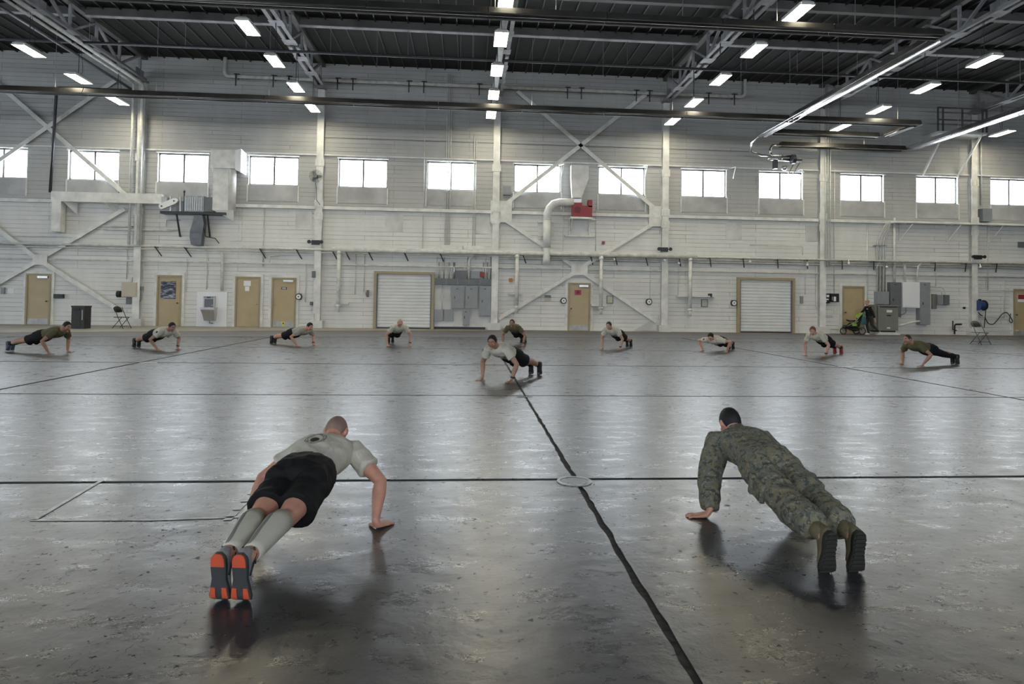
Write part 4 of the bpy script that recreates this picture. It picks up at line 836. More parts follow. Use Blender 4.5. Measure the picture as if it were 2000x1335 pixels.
# ------------------------------------------------------------------ people
def remesh(mb, voxel, iters=4, wr=None):
    """closed shapes -> one continuous smooth surface (verts, faces)"""
    me = bpy.data.meshes.new('tmp'); me.from_pydata([tuple(p) for p in mb.v], [], mb.f); me.update()
    o = bpy.data.objects.new('tmp', me); COL.objects.link(o)
    r = o.modifiers.new('r', 'REMESH'); r.mode = 'VOXEL'; r.voxel_size = voxel
    s = o.modifiers.new('s', 'SMOOTH'); s.factor = .5; s.iterations = iters
    dg = bpy.context.evaluated_depsgraph_get(); ev = o.evaluated_get(dg); m2 = bpy.data.meshes.new_from_object(ev)
    bpy.data.objects.remove(o); bpy.data.meshes.remove(me)
    if wr:
        for v, nrm in zip(m2.vertices, [V(n.vector) for n in m2.vertex_normals]): v.co = v.co + nrm*wr(v.co)
    m2.polygons.foreach_set('use_smooth', [True]*len(m2.polygons))
    return m2
def link_mesh(name, me, m, parent):
    off = parent_world(parent); me.transform(Matrix.Translation(-off)); me.materials.clear(); me.materials.append(m)
    me.name = name; o = bpy.data.objects.new(name, me); COL.objects.link(o); o.parent = parent; return o
def head_pt(d, g=0.0):
    x, y, z = d
    a, b, c = .073, .094, .112
    X, Y, Z = x*a, y*b, z*c
    if z < 0:
        X *= 1-.26*(-z)**1.3
        if y < 0: Y *= 1-.32*min(1, -z*1.3)
        else: Y *= 1-.06*(-z)
    if z > .2 and y > 0: Y *= 1-.08*z
    L = math.sqrt(X*X+Y*Y+Z*Z)
    return V((X, Y, Z))*(1+g/max(L, 1e-5))
def head_shape(mb, c, ax, k):
    Xa, Ya, Za = ax
    P = lambda v: c+(Xa*v[0]+Ya*v[1]+Za*v[2])*k
    rings = []; nu, nv = 22, 16
    for j in range(1, nv):
        th = math.pi*j/nv
        rings.append([P(head_pt((math.sin(th)*math.cos(2*math.pi*i/nu), math.sin(th)*math.sin(2*math.pi*i/nu), -math.cos(th)))) for i in range(nu)])
    mb.rings(rings)
    # nose, brow, cheeks, chin, ears
    mb.limb([P((0, .086, .028)), P((0, .099, .004)), P((0, .108, -.018))], [.008*k, .011*k, .015*k], Xa, 10)
    mb.ball(P((0, .098, -.024)), (.019*k, .013*k, .010*k), ax, 10, 6)
    mb.limb([P((-.045, .074, .034)), P((0, .088, .036)), P((.045, .074, .034))], [.010*k, .012*k, .010*k], Za, 10)
    mb.ball(P((0, .076, -.094)), (.026*k, .020*k, .018*k), ax, 10, 6)
    for s in (-1, 1):
        mb.ball(P((s*.042, .066, -.022)), (.022*k, .020*k, .022*k), ax, 10, 6)
        mb.ball(P((s*.078, -.006, -.004)), (.011*k, .020*k, .032*k), ax, 10, 6)
def hair_mesh(c, ax, k, style):
    """cap of hair with a hairline; returns MB"""
    Xa, Ya, Za = ax; P = lambda v: c+(Xa*v[0]+Ya*v[1]+Za*v[2])*k
    nu, nv = 36, 26; g = {'buzz': .004, 'short': .007, 'long': .014}[style]
    mb = MB(); idx = {}
    def hl(ang):   # lowest polar z for hair by azimuth (0 = face)
        a = abs(ang)
        pts = [(0, .74), (.55, .68), (.95, .46), (1.2, .02), (1.45, .0), (1.75, .05), (2.1, -.45), (2.6, -.62), (3.15, -.66)]
        for (a0, z0), (a1, z1) in zip(pts, pts[1:]):
            if a0 <= a <= a1: return z0+(z1-z0)*(a-a0)/(a1-a0)
        return -.66
    outer, inner = [], []
    for i in range(nu):
        ang = -math.pi+2*math.pi*i/nu; z0 = hl(ang); colo, coli = [], []
        for j in range(12):
            t = j/11; z = z0+(0.9995-z0)*t; r = math.sqrt(max(0, 1-z*z)); d = (math.sin(ang)*r, math.cos(ang)*r, z)
            gg = g*(.35+.65*min(1, t*4)) + (.010*max(0, z) if style != 'buzz' else 0)
            colo.append(P(head_pt(d, gg))); coli.append(P(head_pt(d, -.01)))
        outer.append(colo); inner.append(coli)
    vs = [p for c_ in outer for p in c_]+[p for c_ in inner for p in c_]; n = 12; o2 = nu*n; fs = []
    for i in range(nu):
        k2 = (i+1) % nu
        for j in range(n-1):
            fs.append((i*n+j, i*n+j+1, k2*n+j+1, k2*n+j)); 
        fs.append((i*n, k2*n, o2+k2*n, o2+i*n))
    fs.append(tuple(i*n+n-1 for i in range(nu))[::-1])
    mb.add(vs, fs); return mb
def ik(S, W, l1, l2, pole):
    d = W-S; L = d.length
    if L > (l1+l2)*.995: f = (l1+l2)*.995/L; L *= f; S2 = W-d*f; S = S2; d = W-S
    a = (l1*l1-l2*l2+L*L)/(2*L); h = math.sqrt(max(0, l1*l1-a*a)); u = d.normalized(); p = (pole-u*pole.dot(u)).normalized()
    return S+u*a+p*h
SKIN = {'light': mat('light_skin', (.60, .30, .21), .5, var=.12, vscale=14), 'tan': mat('tan_skin', (.40, .215, .145), .5, var=.12, vscale=14), 'fair': mat('fair_skin', (.56, .32, .245), .5, var=.1, vscale=14)}
HAIR = {'black': mat('black_hair', (.008, .007, .007), .7), 'brown': mat('brown_hair', (.035, .02, .012), .7), 'ginger': mat('ginger_hair', (.18, .065, .022), .7), 'blond': mat('strawberry_hair', (.30, .15, .07), .6), 'stubble': mat('shaved_hair', (.24, .155, .12), .7)}
LIPS = mat('lips', (.26, .09, .075), .5); EYE = mat('dark_eye', (.02, .015, .012), .3); EYEW = mat('eye_white', (.6, .58, .55), .3)
CLOTH = {'grey': mat('grey_sand_jersey', (.58, .545, .45), .85, var=.10, vscale=10, bump=.25, bscale=30), 'tan': mat('khaki_grey_jersey', (.40, .385, .315), .85, var=.1, vscale=10, bump=.25, bscale=30), 'olive': mat('olive_brown_jersey', (.115, .098, .048), .85, var=.15, vscale=10, bump=.25, bscale=30), 'black': mat('black_sport_cloth', (.010, .010, .011), .8, spec=.25), 'charcoal': mat('charcoal_leggings', (.028, .030, .033), .85)}
SHOEM = {'black': (mat('black_shoe', (.02, .02, .022), .6), mat('black_sole', (.03, .03, .03), .7)), 'red': (mat('red_shoe', (.30, .03, .025), .6), mat('dark_red_sole', (.12, .03, .03), .7)), 'blue': (mat('blue_grey_shoe', (.05, .07, .10), .6), mat('pale_sole', (.4, .42, .45), .6)), 'white': (mat('white_shoe', (.5, .5, .5), .6), mat('white_sole', (.55, .55, .55), .6)), 'run': (mat('grey_running_shoe', (.27, .28, .29), .6, var=.15, vscale=60), mat('charcoal_outsole', (.045, .047, .05), .7, bump=.3, bscale=200)), 'boot': (mat('sage_suede_boot', (.15, .125, .07), .85, var=.2, vscale=20), mat('dark_boot_sole', (.02, .018, .015), .8))}
ORANGE = mat('orange_rubber', (.62, .09, .035), .6, bump=.3, bscale=150)
SOCKG = mat('grey_compression_sock', (.56, .535, .45), .8, bump=.15, bscale=120); SOCKD = mat('dark_sock_stripe', (.19, .19, .17), .8)
def sole_w(s): # half width of a shoe sole from heel (0) to toe (1)
    pts = [(0, .012), (.03, .024), (.1, .033), (.25, .034), (.45, .031), (.6, .040), (.75, .046), (.87, .041), (.95, .027), (1, .010)]
    for (a, wa), (b, wb) in zip(pts, pts[1:]):
        if a <= s <= b: return wa+(wb-wa)*(s-a)/(b-a)
    return .01
def shoe(parent, pos, fwd, k, kind, phi0, phi1, boot=False, label=None):
    """pos: ground point under the ball of the foot; phi: tangent angle below horizontal of rear part and toe part"""
    up_m, so_m = SHOEM[kind]; L = .288*k; n = 26; sd = V((fwd.y, -fwd.x, 0))
    C = [V((0, 0, 0))]; T = []
    for i in range(n):
        s = (i+.5)/n; f = min(1, max(0, (s-.70)/.16)); ph = phi0+(phi1-phi0)*f
        t = fwd*math.cos(ph)-ZZ*math.sin(ph); T.append(t); C.append(C[-1]+t*(L/n))
    T.append(T[-1]); Nn = [sd.cross(t).normalized() for t in T]
    if Nn[-1].z < 0: Nn = [-q for q in Nn]
    mz = min(c.z for c in C); ib = int(n*.80); off = V((pos.x-C[ib].x, pos.y-C[ib].y, .004-mz)); C = [c+off for c in C]
    def at(s, u, w):
        x = s*n; i = min(n-1, int(x)); f = x-i; return C[i].lerp(C[i+1], f)+Nn[i].lerp(Nn[min(n, i+1)], f).normalized()*u*k+sd*w*k
    sh = MB(); hts = [(0, .085), (.06, .105), (.18, .112), (.3, .108), (.42, .092), (.55, .074), (.7, .060), (.85, .048), (.95, .036), (1, .022)]
    if boot: hts = [(a, b*1.18) for a, b in hts]
    rings = []
    for a, hgt in hts:
        w = sole_w(a)*(.98 if a < .98 else .8); ring = []
        top = .55 if a < .35 else .62
        for x, u in ((-1, .02), (-1.04, .35), (-.95, .65), (-top, .92), (0, 1.0), (top, .92), (.95, .65), (1.04, .35), (1, .02), (0, .0)): ring.append(at(a, .018+(hgt-.018)*u, w*x))
        rings.append(ring)
    sh.rings(rings)
    if boot:
        an = at(.2, .1, 0); ax_ = fwd*.94+ZZ*.1 if phi0 > .6 else ZZ
        sh.limb([an-ax_.normalized()*.03*k, an+ax_.normalized()*.06*k, an+ax_.normalized()*.14*k], [(.046*k, .05*k), (.047*k, .05*k), (.05*k, .053*k)], sd, 14, capf=.2)
    o = sh.build('boot' if boot else 'shoe', up_m, parent, True)
    if label: o['label'] = label
    m = MB(); rings = []
    for a in [i/16 for i in range(17)]:
        w = sole_w(a)*1.06; th = .026 if boot else .022; rings.append([at(a, 0, -w), at(a, .002, -w*1.03), at(a, th, -w*1.03), at(a, th, w*1.03), at(a, .002, w*1.03), at(a, 0, w), at(a, -.003, w*.6), at(a, -.003, -w*.6)])
    m.rings(rings).build('sole', so_m, o, True)
    if boot:
        for a in [.06+i*.085 for i in range(11)]:
            w = sole_w(a)*.98; b = a+.045; MB().add([at(a, -.003, -w), at(a, -.003, w), at(b, -.003, w), at(b, -.003, -w), at(a, -.011, -w*.95), at(a, -.011, w*.95), at(b, -.011, w*.95), at(b, -.011, -w*.95)], [(4, 7, 6, 5), (0, 1, 2, 3), (0, 4, 5, 1), (1, 5, 6, 2), (2, 6, 7, 3), (3, 7, 4, 0)]).build('tread_lug', so_m, o)
    if kind == 'run':
        def patch(s0, s1, w0, w1, nm, notch=0):
            pts = []; q = 7
            lo_ = [at(s0+(s1-s0)*i/q, -.006, max(-sole_w(s0+(s1-s0)*i/q)*.97, w0)) for i in range(q+1)]; hi_ = [at(s0+(s1-s0)*i/q, -.006, min(sole_w(s0+(s1-s0)*i/q)*.97, w1)) for i in range(q+1)]
            vs = lo_+hi_; fs = [(i, i+1, q+2+i, q+1+i) for i in range(q)]
            if notch: vs.append(at(s1-notch, -.006, 0)); 
            m_ = MB(); m_.add(vs+[v+(C[0]-C[0]) for v in []], fs); d = MB(); nn = -Nn[min(n, int((s0+s1)/2*n))]*.004
            d.add(lo_+hi_+[p-nn*2 for p in lo_]+[p-nn*2 for p in hi_], [tuple(i for i in f) for f in fs]+[(0, q+1, 3*q+3, 2*q+2), (q, 3*q+2, 4*q+3, 2*q+1)]+[(i, 2*q+2+i, 2*q+3+i, i+1) for i in range(q)]+[(q+1+i, q+2+i, 3*q+4+i, 3*q+3+i) for i in range(q)])
            d.build(nm, ORANGE, o)
        patch(.0, .22, -1, 1, 'heel_patch'); patch(.58, .76, -1, -.016, 'toe_patch'); patch(.58, .76, .016, 1, 'toe_patch')
        st = MB()
        for s_ in (-1, 1):
            st.tube([at(.16, .105, s_*.036), at(.3, .06, s_*.038), at(.42, .03, s_*.036)], .004, 5); st.tube([at(.05, .10, s_*.028), at(.2, .116, s_*.026), at(.34, .10, s_*.03)], .005, 5)
        st.build('side_stripe', BLACK, o, True)
    return at(.2, .085, 0)
def hand(mb, W, fd, inn, k, r=.0098):
    """flat supporting hand on the ground: W wrist, fd finger direction, inn thumb side"""
    g = V((W.x, W.y, -.007*k)); side = inn
    mb.limb([V((W.x, W.y, W.z)), g+fd*.02*k+ZZ*.034*k, g+fd*.06*k+ZZ*.026*k, g+fd*.092*k+ZZ*.020*k], [(.027*k, .022*k), (.034*k, .023*k), (.042*k, .019*k), (.041*k, .014*k)], side, 12)
    for i, (o_, l, a) in enumerate(((.031, .066, .16), (.0105, .078, .04), (-.0105, .073, -.07), (-.031, .057, -.22))):
        b = g+fd*.088*k+side*o_*k; d = (fd+side*a).normalized()
        mb.limb([b+ZZ*.018*k, b+d*l*.45*k+ZZ*.021*k, b+d*l*.8*k+ZZ*.014*k, b+d*l*k+ZZ*.011*k], [r*1.1*k, r*k, r*.92*k, r*.85*k], side, 8)
    b = g+fd*.022*k+side*.028*k; d = (fd*.55+side*.83).normalized()
    mb.limb([b+ZZ*.024*k, b+d*.035*k+ZZ*.020*k, b+d*.068*k+ZZ*.014*k], [.014*k, .0115*k, .0095*k], fd, 8)
def wrinkle(amp, f=9.0, st=(1, 1, 1)):
    def w(p):
        q = V((p.x*st[0]*f, p.y*st[1]*f, p.z*st[2]*f)); a = noise.noise(q); b = noise.noise(q*2.1+V((5, 3, 1)))
        return amp*((1-abs(a)*2.2)*.6+b*.5)
    return w
def pushup(label, F, hd, zs=.56, skin='light', hair=('black', 'short'), shirt='grey', bottoms='shorts', shoes='black', k=1.0, feet=.06, hands=.30, hoff=0.0, hipoff=.0, pitch=-35, hyaw=0, vox=.0085, spread=None, elbow=(.8, .55), sock=None, handrot=(0, 0), headlift=.35, phi=(1.5, .15), patchm=False, watch=None, shoulder=.178, footfan=0.0, camo_=False, emblem=False, asym=(0, 0)):
    h = V((hd[0], hd[1], 0)).normalized(); r = V((h.y, -h.x, 0)); F = V((F[0], F[1], 0))
    P = thing('person', label, 'person', (F.x+h.x*.6, F.y+h.y*.6, 0), 'people doing push-ups')
    sk = SKIN[skin]
    # feet
    ank = []
    for i, s in enumerate((-1, 1)):
        fd = (h+r*s*footfan).normalized()
        ank.append(shoe(P, F+r*s*feet*k, fd, k, shoes, phi[0], phi[1], shoes == 'boot'))
    A = (ank[0]+ank[1])/2
    L = 1.33*k; Sm = A+h*math.sqrt(L*L-(zs-A.z)**2); Sm.z = zs
    ax = (Sm-A).normalized(); nb = r.cross(ax)
    H = A+ax*.83*k+nb*hipoff*k
    up = (Sm-H).normalized(); un = r.cross(up); leg = (H-A).normalized(); ln = r.cross(leg)
    hips = [H-r*.088*k-un*.01*k, H+r*.088*k-un*.01*k]; knee = []
    for s, i in ((-1, 0), (1, 1)): knee.append(ank[i].lerp(hips[i], .5)+ln*-.012*k+r*s*.008)
    sh = [Sm-r*shoulder*k-un*.01, Sm+r*shoulder*k-un*.01]
    wr, el = [], []
    for i, s in ((0, -1), (1, 1)):
        w = Sm+r*s*hands*k+h*(hoff+asym[i]); w = V((w.x, w.y, .058*k)); wr.append(w)
        e = ik(sh[i], w, .295*k, .262*k, r*s*elbow[0]-h*elbow[1]+ZZ*.0); el.append(e)
    neck = Sm+up*.065*k+un*.028*k
    hc = neck+(up*.105+un*headlift*.11+ZZ*.02)*k
    pr, yr = math.radians(pitch), math.radians(hyaw)
    hh = (h*math.cos(yr)+r*math.sin(yr)); Ya = (hh*math.cos(pr)+ZZ*math.sin(pr)).normalized(); Za = (-hh*math.sin(pr)+ZZ*math.cos(pr)).normalized(); Xa = Ya.cross(Za); hax = (Xa, Ya, Za)
    hc = hc+Ya*.02*k
    # body
    b = MB()
    TS = [(-.06, .115, .085), (0, .150, .105), (.10, .160, .108), (.19, .145, .098), (.30, .160, .110), (.40, .180, .118), (.46, .178, .105), (.51, .125, .085)]
    def torso(mb, grow, lo=0, hi=8, ex=2.4, lastgrow=None):
        pts, rad = [], []
        for t, w, d in TS[lo:hi]: pts.append(H+up*t*k+un*(.012*math.sin(math.pi*min(1, max(0, t/.5))))*k); rad.append(((w+grow)*k, (d+grow)*k))
        mb.limb(pts, rad, r, 22, ex)
    torso(b, 0)
    b.limb([neck-up*.05*k, neck+(hc-neck)*.35, hc-Za*.04*k-Ya*.025*k], [(.066*k, .066*k), (.057*k, .060*k), (.055*k, .058*k)], r, 14)
    head_shape(b, hc, hax, k)
    for i, s in ((0, -1), (1, 1)):
        u = (el[i]-sh[i]); f = wr[i]-el[i]
        b.limb([sh[i]-r*s*.05*k, sh[i], sh[i]+u*.3, sh[i]+u*.62, el[i], el[i]+f*.28, el[i]+f*.65, wr[i]], [.058*k, .064*k, .058*k, .051*k, .043*k, .046*k, .036*k, (.029*k, .024*k)], h, 14)
        hr = math.radians(handrot[i]); fd = (h*math.cos(hr)+r*math.sin(hr)).normalized(); inn = V((fd.y, -fd.x, 0))*(-s)
        hand(b, wr[i], fd, inn, k)
        T, S_ = hips[i]-knee[i], knee[i]-ank[i]
        lnn = r.cross((hips[i]-ank[i]).normalized())
        b.limb([ank[i]-S_.normalized()*.02, ank[i]+S_*.12, ank[i]+S_*.42+lnn*.010*k, ank[i]+S_*.7+lnn*.018*k, knee[i]+lnn*-.002, knee[i]+T*.3, knee[i]+T*.65, hips[i]], [.038*k, .041*k, .054*k, (.061*k, .065*k), (.056*k, .057*k), (.070*k, .072*k), (.086*k, .088*k), (.092*k, .092*k)], r, 16)
    link_mesh('body', remesh(b, vox, 4), sk, P)
    # face pieces
    Pt = lambda v: hc+(Xa*v[0]+Ya*v[1]+Za*v[2])*k
    for s in (-1, 1):
        e = MB().ball(Pt((s*.032, .083, .012)), (.013*k, .007*k, .0075*k), hax, 10, 6).build('eye', EYEW, P, True)
        MB().ball(Pt((s*.031, .0885, .012)), (.0062*k, .004*k, .0062*k), hax, 8, 5).build('iris', EYE, e, True)
        MB().limb([Pt((s*.015, .095, .038)), Pt((s*.035, .092, .042)), Pt((s*.052, .078, .036))], [.004*k, .0045*k, .003*k], Za, 6).build('eyebrow', HAIR[hair[0]] if hair[0] != 'stubble' else HAIR['brown'], P, True)
    MB().limb([Pt((-.024, .082, -.056)), Pt((0, .092, -.055)), Pt((.024, .082, -.056))], [.004*k, .008*k, .004*k], Za, 8).build('lips', LIPS, P, True)
    if hair[1] != 'none': hair_mesh(hc, hax, k, hair[1]).build('hair', HAIR[hair[0]], P, True)
    # clothes
    cl = CAMO if camo_ else CLOTH[shirt]
    if emblem: cl = emblem_mat(cl, H+up*.34*k-r*.02, r, up, un)
    s_ = MB(); torso(s_, .016, 1 if not camo_ else 2, 8)
    long_ = camo_
    for i, s in ((0, -1), (1, 1)):
        u = el[i]-sh[i]; f = wr[i]-el[i]
        if long_: s_.limb([sh[i]-r*s*.06*k, sh[i], sh[i]+u*.35, sh[i]+u*.7, el[i], el[i]+f*.3, el[i]+f*.65, el[i]+f*.93], [.085*k, .094*k, .090*k, .086*k, .082*k, .078*k, .068*k, .056*k], h, 16, capf=.15)
        else: s_.limb([sh[i]-r*s*.06*k, sh[i], sh[i]+u*.35, sh[i]+u*.56], [.070*k, .077*k, .073*k, .076*k], h, 16, capf=.15)
    s_.limb([neck-up*.06*k-un*.01, neck-up*.005*k], [(.095*k, .085*k), (.070*k, .070*k)], r, 16, capf=.1)
    if camo_: s_.limb([neck-up*.02*k, neck+(hc-neck)*.30], [(.078*k, .078*k), (.070*k, .072*k)], r, 16, capf=.1)
    big = vox < .007
    link_mesh('camouflage_jacket' if camo_ else 't_shirt', remesh(s_, vox*.9, 3, wrinkle(.013 if camo_ else (.008 if big else .005), 9 if camo_ else 11) ), cl, P)
    p_ = MB(); pts, rad = [], []
    for t, w, d in ((-.09, .155, .125), (-.02, .186, .150), (.05, .188, .148), (.11, .182, .138), (.15, .170, .125)): pts.append(H+up*t*k); rad.append((w*k, d*k))
    p_.limb(pts, rad, r, 22, 2.4, .3)
    for i, s in ((0, -1), (1, 1)):
        T, S_ = hips[i]-knee[i], knee[i]-ank[i]; lnn = r.cross((hips[i]-ank[i]).normalized())
        p_.ball(hips[i]+un*.052*k-up*.05*k, (.098*k, .11*k, .083*k), (r, up, un), 14, 10)
        if bottoms == 'shorts': p_.limb([hips[i], knee[i]+T*.75, knee[i]+T*.45-lnn*.010*k, knee[i]+T*.30-lnn*.022*k], [(.104*k, .108*k), (.104*k, .108*k), (.106*k, .112*k), (.112*k, .125*k)], r, 18, 2, .05)
        elif bottoms == 'camo': p_.limb([hips[i], knee[i]+T*.7, knee[i]+T*.35, knee[i]-lnn*.005, knee[i]-S_*.25-lnn*.012*k, knee[i]-S_*.55, knee[i]-S_*.74, knee[i]-S_*.80], [.114*k, .110*k, .102*k, .094*k, .098*k, .092*k, .086*k, .062*k], r, 18, 2, .2)
        else: p_.limb([hips[i], knee[i]+T*.7, knee[i]+T*.35, knee[i], knee[i]-S_*.4, knee[i]-S_*.9], [.100*k, .092*k, .078*k, .066*k, .068*k, .058*k], r, 16, 2, .2)
        if bottoms == 'camo':
            q = knee[i]+T*.42+r*s*.104*k; pk = MB(); tn = T.normalized(); pk.obox(q-lnn*.01, r*s*.018*k, tn*.085*k, lnn*.065*k); fl_ = MB().obox(q-lnn*.01+tn*.065*k+r*s*.008, r*s*.018*k, tn*.028*k, lnn*.069*k)
            for nm, mm in (('cargo_pocket', pk), ('pocket_flap', fl_)): link_mesh(nm, remesh(mm, .008, 5), CAMO, P)
            q = knee[i]-S_*.42+r*s*.088*k; pk = MB().obox(q, r*s*.014*k, tn*.06*k, lnn*.045*k); link_mesh('calf_pocket', remesh(pk, .008, 5), CAMO, P)
    link_mesh({'shorts': 'shorts', 'camo': 'camouflage_trousers'}.get(bottoms, 'trousers'), remesh(p_, vox*.9, 3, wrinkle(.013 if camo_ else (.009 if big else .004), 9)), CAMO if bottoms == 'camo' else CLOTH['black'], P)
    for i, s in ((0, -1), (1, 1)):
        S_ = knee[i]-ank[i]; lnn = r.cross((hips[i]-ank[i]).normalized())
        if sock == 'tall':
            m = MB(); m.limb([ank[i]+S_*.10, ank[i]+S_*.2, ank[i]+S_*.42+lnn*.010*k, ank[i]+S_*.7+lnn*.018*k, ank[i]+S_*.88+lnn*.010*k], [.049*k, .051*k, .060*k, (.066*k, .070*k), (.063*k, .065*k)], r, 20, capf=.05)
            so = m.build('compression_sock', SOCKG, P, True)
            st = MB(); st.limb([ank[i]+S_*.12+(lnn*.040-r*.016)*k, ank[i]+S_*.42+(lnn*.060-r*.016)*k, ank[i]+S_*.7+(lnn*.077-r*.018)*k, ank[i]+S_*.87+(lnn*.066-r*.006)*k], [(.010*k, .012*k), (.013*k, .012*k), (.015*k, .011*k), (.012*k, .009*k)], r, 10, capf=.2); st.build('sock_stripe', SOCKD, so, True)
        elif bottoms == 'shorts': MB().limb([ank[i]-S_*.02, ank[i]+S_*.10, ank[i]+S_*.2], [.043*k, .044*k, .047*k], r, 14, capf=.05).build('sock', CLOTH['black'] if sock != 'white' else WHITEP, P, True)
        if watch == i:
            f = (wr[i]-el[i]).normalized(); wp = wr[i]-f*.03*k; w_ = MB().limb([wp-f*.012, wp+f*.012], [.036*k, .034*k], h, 14, capf=.1).build('wristband', BLACK, P, True); MB().obox(wp+r*s*.034*k, r*.006, f*.018, h*.018).build('watch_face', IRON, w_)
    if patchm:
        i = 1; u = (el[1]-sh[1]).normalized(); n_ = (r-u*r.dot(u)).normalized(); c_ = sh[1]+u*.07*k+n_*.074*k; MB().ball(c_, (.028*k, .028*k, .012*k), (u, u.cross(n_), n_), 10, 6).build('sleeve_patch', BLACK, P, True)
        if not emblem: c_ = H+up*.40*k-un*.135*k+r*-.07*k; MB().ball(c_, (.03*k, .03*k, .012*k), (r, up, un), 10, 6).build('chest_print', GREYD, P, True)
    return P
def emblem_mat(base, c, r, up, un):
    m = base.copy(); m.name = 'printed_sand_jersey'; nt = m.node_tree; b = nt.nodes['Principled BSDF']; src = b.inputs['Base Color'].links[0].from_socket
    g = N(nt, 'ShaderNodeNewGeometry'); sub = N(nt, 'ShaderNodeVectorMath', operation='SUBTRACT'); nt.links.new(g.outputs['Position'], sub.inputs[0]); sub.inputs[1].default_value = c
    def dot(v): d = N(nt, 'ShaderNodeVectorMath', operation='DOT_PRODUCT'); nt.links.new(sub.outputs[0], d.inputs[0]); d.inputs[1].default_value = v; return d.outputs['Value']
    u, v, w = dot(r), dot(up), dot(un)
    R = math_(nt, 'SQRT', math_(nt, 'ADD', math_(nt, 'POWER', math_(nt, 'ABSOLUTE', u), 2), math_(nt, 'POWER', math_(nt, 'ABSOLUTE', v), 2)))
    ring = ramp(nt, math_(nt, 'MULTIPLY', R, 13), [(0, 0), (.56, 0), (.58, .8), (.62, .8), (.64, .12), (.80, .12), (.82, .9), (.86, .9), (.88, 0)])
    txt = math_(nt, 'MULTIPLY', ramp(nt, math_(nt, 'MULTIPLY', R, 13), [(.64, 0), (.67, 1), (.77, 1), (.80, 0)]), ramp(nt, noise_(nt, posmap(nt, (1, 1, 1)), 130, 2), [(.5, 0), (.54, .9)]))
    v2 = math_(nt, 'ADD', v, .015); blob = math_(nt, 'SQRT', math_(nt, 'ADD', math_(nt, 'POWER', math_(nt, 'ABSOLUTE', math_(nt, 'MULTIPLY', u, 1.0)), 2), math_(nt, 'POWER', math_(nt, 'ABSOLUTE', math_(nt, 'MULTIPLY', v2, .85)), 2)))
    bl_ = ramp(nt, math_(nt, 'ADD', math_(nt, 'MULTIPLY', blob, 13), math_(nt, 'MULTIPLY', noise_(nt, posmap(nt), 60, 2), .12)), [(.38, 1), (.42, 0)])
    f = math_(nt, 'MAXIMUM', math_(nt, 'MAXIMUM', ring, txt), bl_); f = math_(nt, 'MULTIPLY', f, math_(nt, 'GREATER_THAN', w, .0))
    nt.links.new(mix(nt, f, src, (.03, .03, .025)), b.inputs['Base Color']); return m
def hm(feet, ha, hb, back=1.12):
    a, b = onZ(*ha), onZ(*hb); M_ = (a+b)/2
    return M_
def span(feet_px, ha, hb, **kw):
    F = sum((onZ(*p) for p in feet_px), V((0, 0, 0)))/len(feet_px); M_ = (onZ(*ha)+onZ(*hb))/2; d = M_-F
    return (F.x, F.y), (d.x, d.y), (onZ(*ha)-onZ(*hb)).length
def front(ha, hb, ang, dist=1.2):
    M_ = (onZ(*ha)+onZ(*hb))/2; a = math.radians(ang); hd = V((math.sin(a), -math.cos(a), 0)); F = M_-hd*dist
    return (F.x, F.y), (hd.x, hd.y), (onZ(*ha)-onZ(*hb)).length
PEOPLE_HERE = 1
# near pair
F, hd, w = span([(18, 686)], (72, 690), (115, 687)); pushup('man in olive shirt and black shorts doing a push-up nearest the left edge', F, hd, zs=.50, skin='tan', hair=('black', 'short'), shirt='olive', shoes='blue', hands=.27, hoff=-.05, pitch=-25, hyaw=8)
F, hd, w = span([(266, 678)], (298, 683), (338, 682)); pushup('man in grey shirt doing a push-up below the black folding chair', F, hd, zs=.47, skin='tan', hair=('black', 'short'), shirt='grey', hands=.27, pitch=-25, patchm=True, watch=0)
F, hd, w = span([(533, 671)], (557, 674), (593, 674)); pushup('dark haired man in khaki shirt doing a push-up before the yellow marked door', F, hd, zs=.44, skin='light', hair=('black', 'short'), shirt='tan', hands=.29, pitch=-25, watch=0)
F, hd, w = front((756, 675), (797, 674), 16); pushup('bald man in grey shirt doing a push-up before the first shutter', F, hd, zs=.55, skin='fair', hair=('stubble', 'none'), shirt='grey', hands=w/2, pitch=-5, patchm=True, watch=0)
F, hd, w = front((985, 674), (1024, 674), -18); pushup('man in olive shirt doing a push-up right behind the centre man', F, hd, zs=.55, skin='tan', hair=('brown', 'short'), shirt='olive', hands=w/2, pitch=-5, watch=0)
F, hd, w = front((1179, 681), (1216, 682), -36); pushup('man in grey shirt doing a push-up before the centre door', F, hd, zs=.56, skin='fair', hair=('brown', 'short'), shirt='grey', hands=w/2, pitch=-18, watch=0, patchm=True)
F, hd, w = front((1377, 686), (1419, 686), -42); pushup('man in grey shirt lowered close to the floor left of the second shutter', F, hd, zs=.34, skin='light', hair=('black', 'short'), shirt='grey', hands=.36, hoff=-.1, pitch=-45, patchm=True, elbow=(1, .3))
F, hd, w = span([(1637, 691)], (1581, 694), (1615, 695)); pushup('ginger man in grey shirt and red shoes doing a push-up', F, hd, zs=.56, skin='fair', hair=('ginger', 'short'), shirt='grey', shoes='red', hands=.27, pitch=-30, hyaw=-15, patchm=True, feet=.09, watch=0)
F, hd, w = span([(1866, 711)], (1770, 712), (1806, 714)); pushup('man in olive shirt and black trousers doing a push-up at the right', F, hd, zs=.47, skin='tan', hair=('brown', 'buzz'), shirt='olive', bottoms='long', hands=.27, pitch=-8, hyaw=0, headlift=.5)
F, hd, w = span([(1046, 731)], (976, 737), (1033, 740)); pushup('dark haired man in grey shirt leading push-ups in the middle of the floor', F, hd, zs=.55, skin='tan', hair=('black', 'short'), shirt='grey', hands=.29, pitch=-18, hyaw=-12, vox=.007, patchm=True, watch=0, feet=.09)
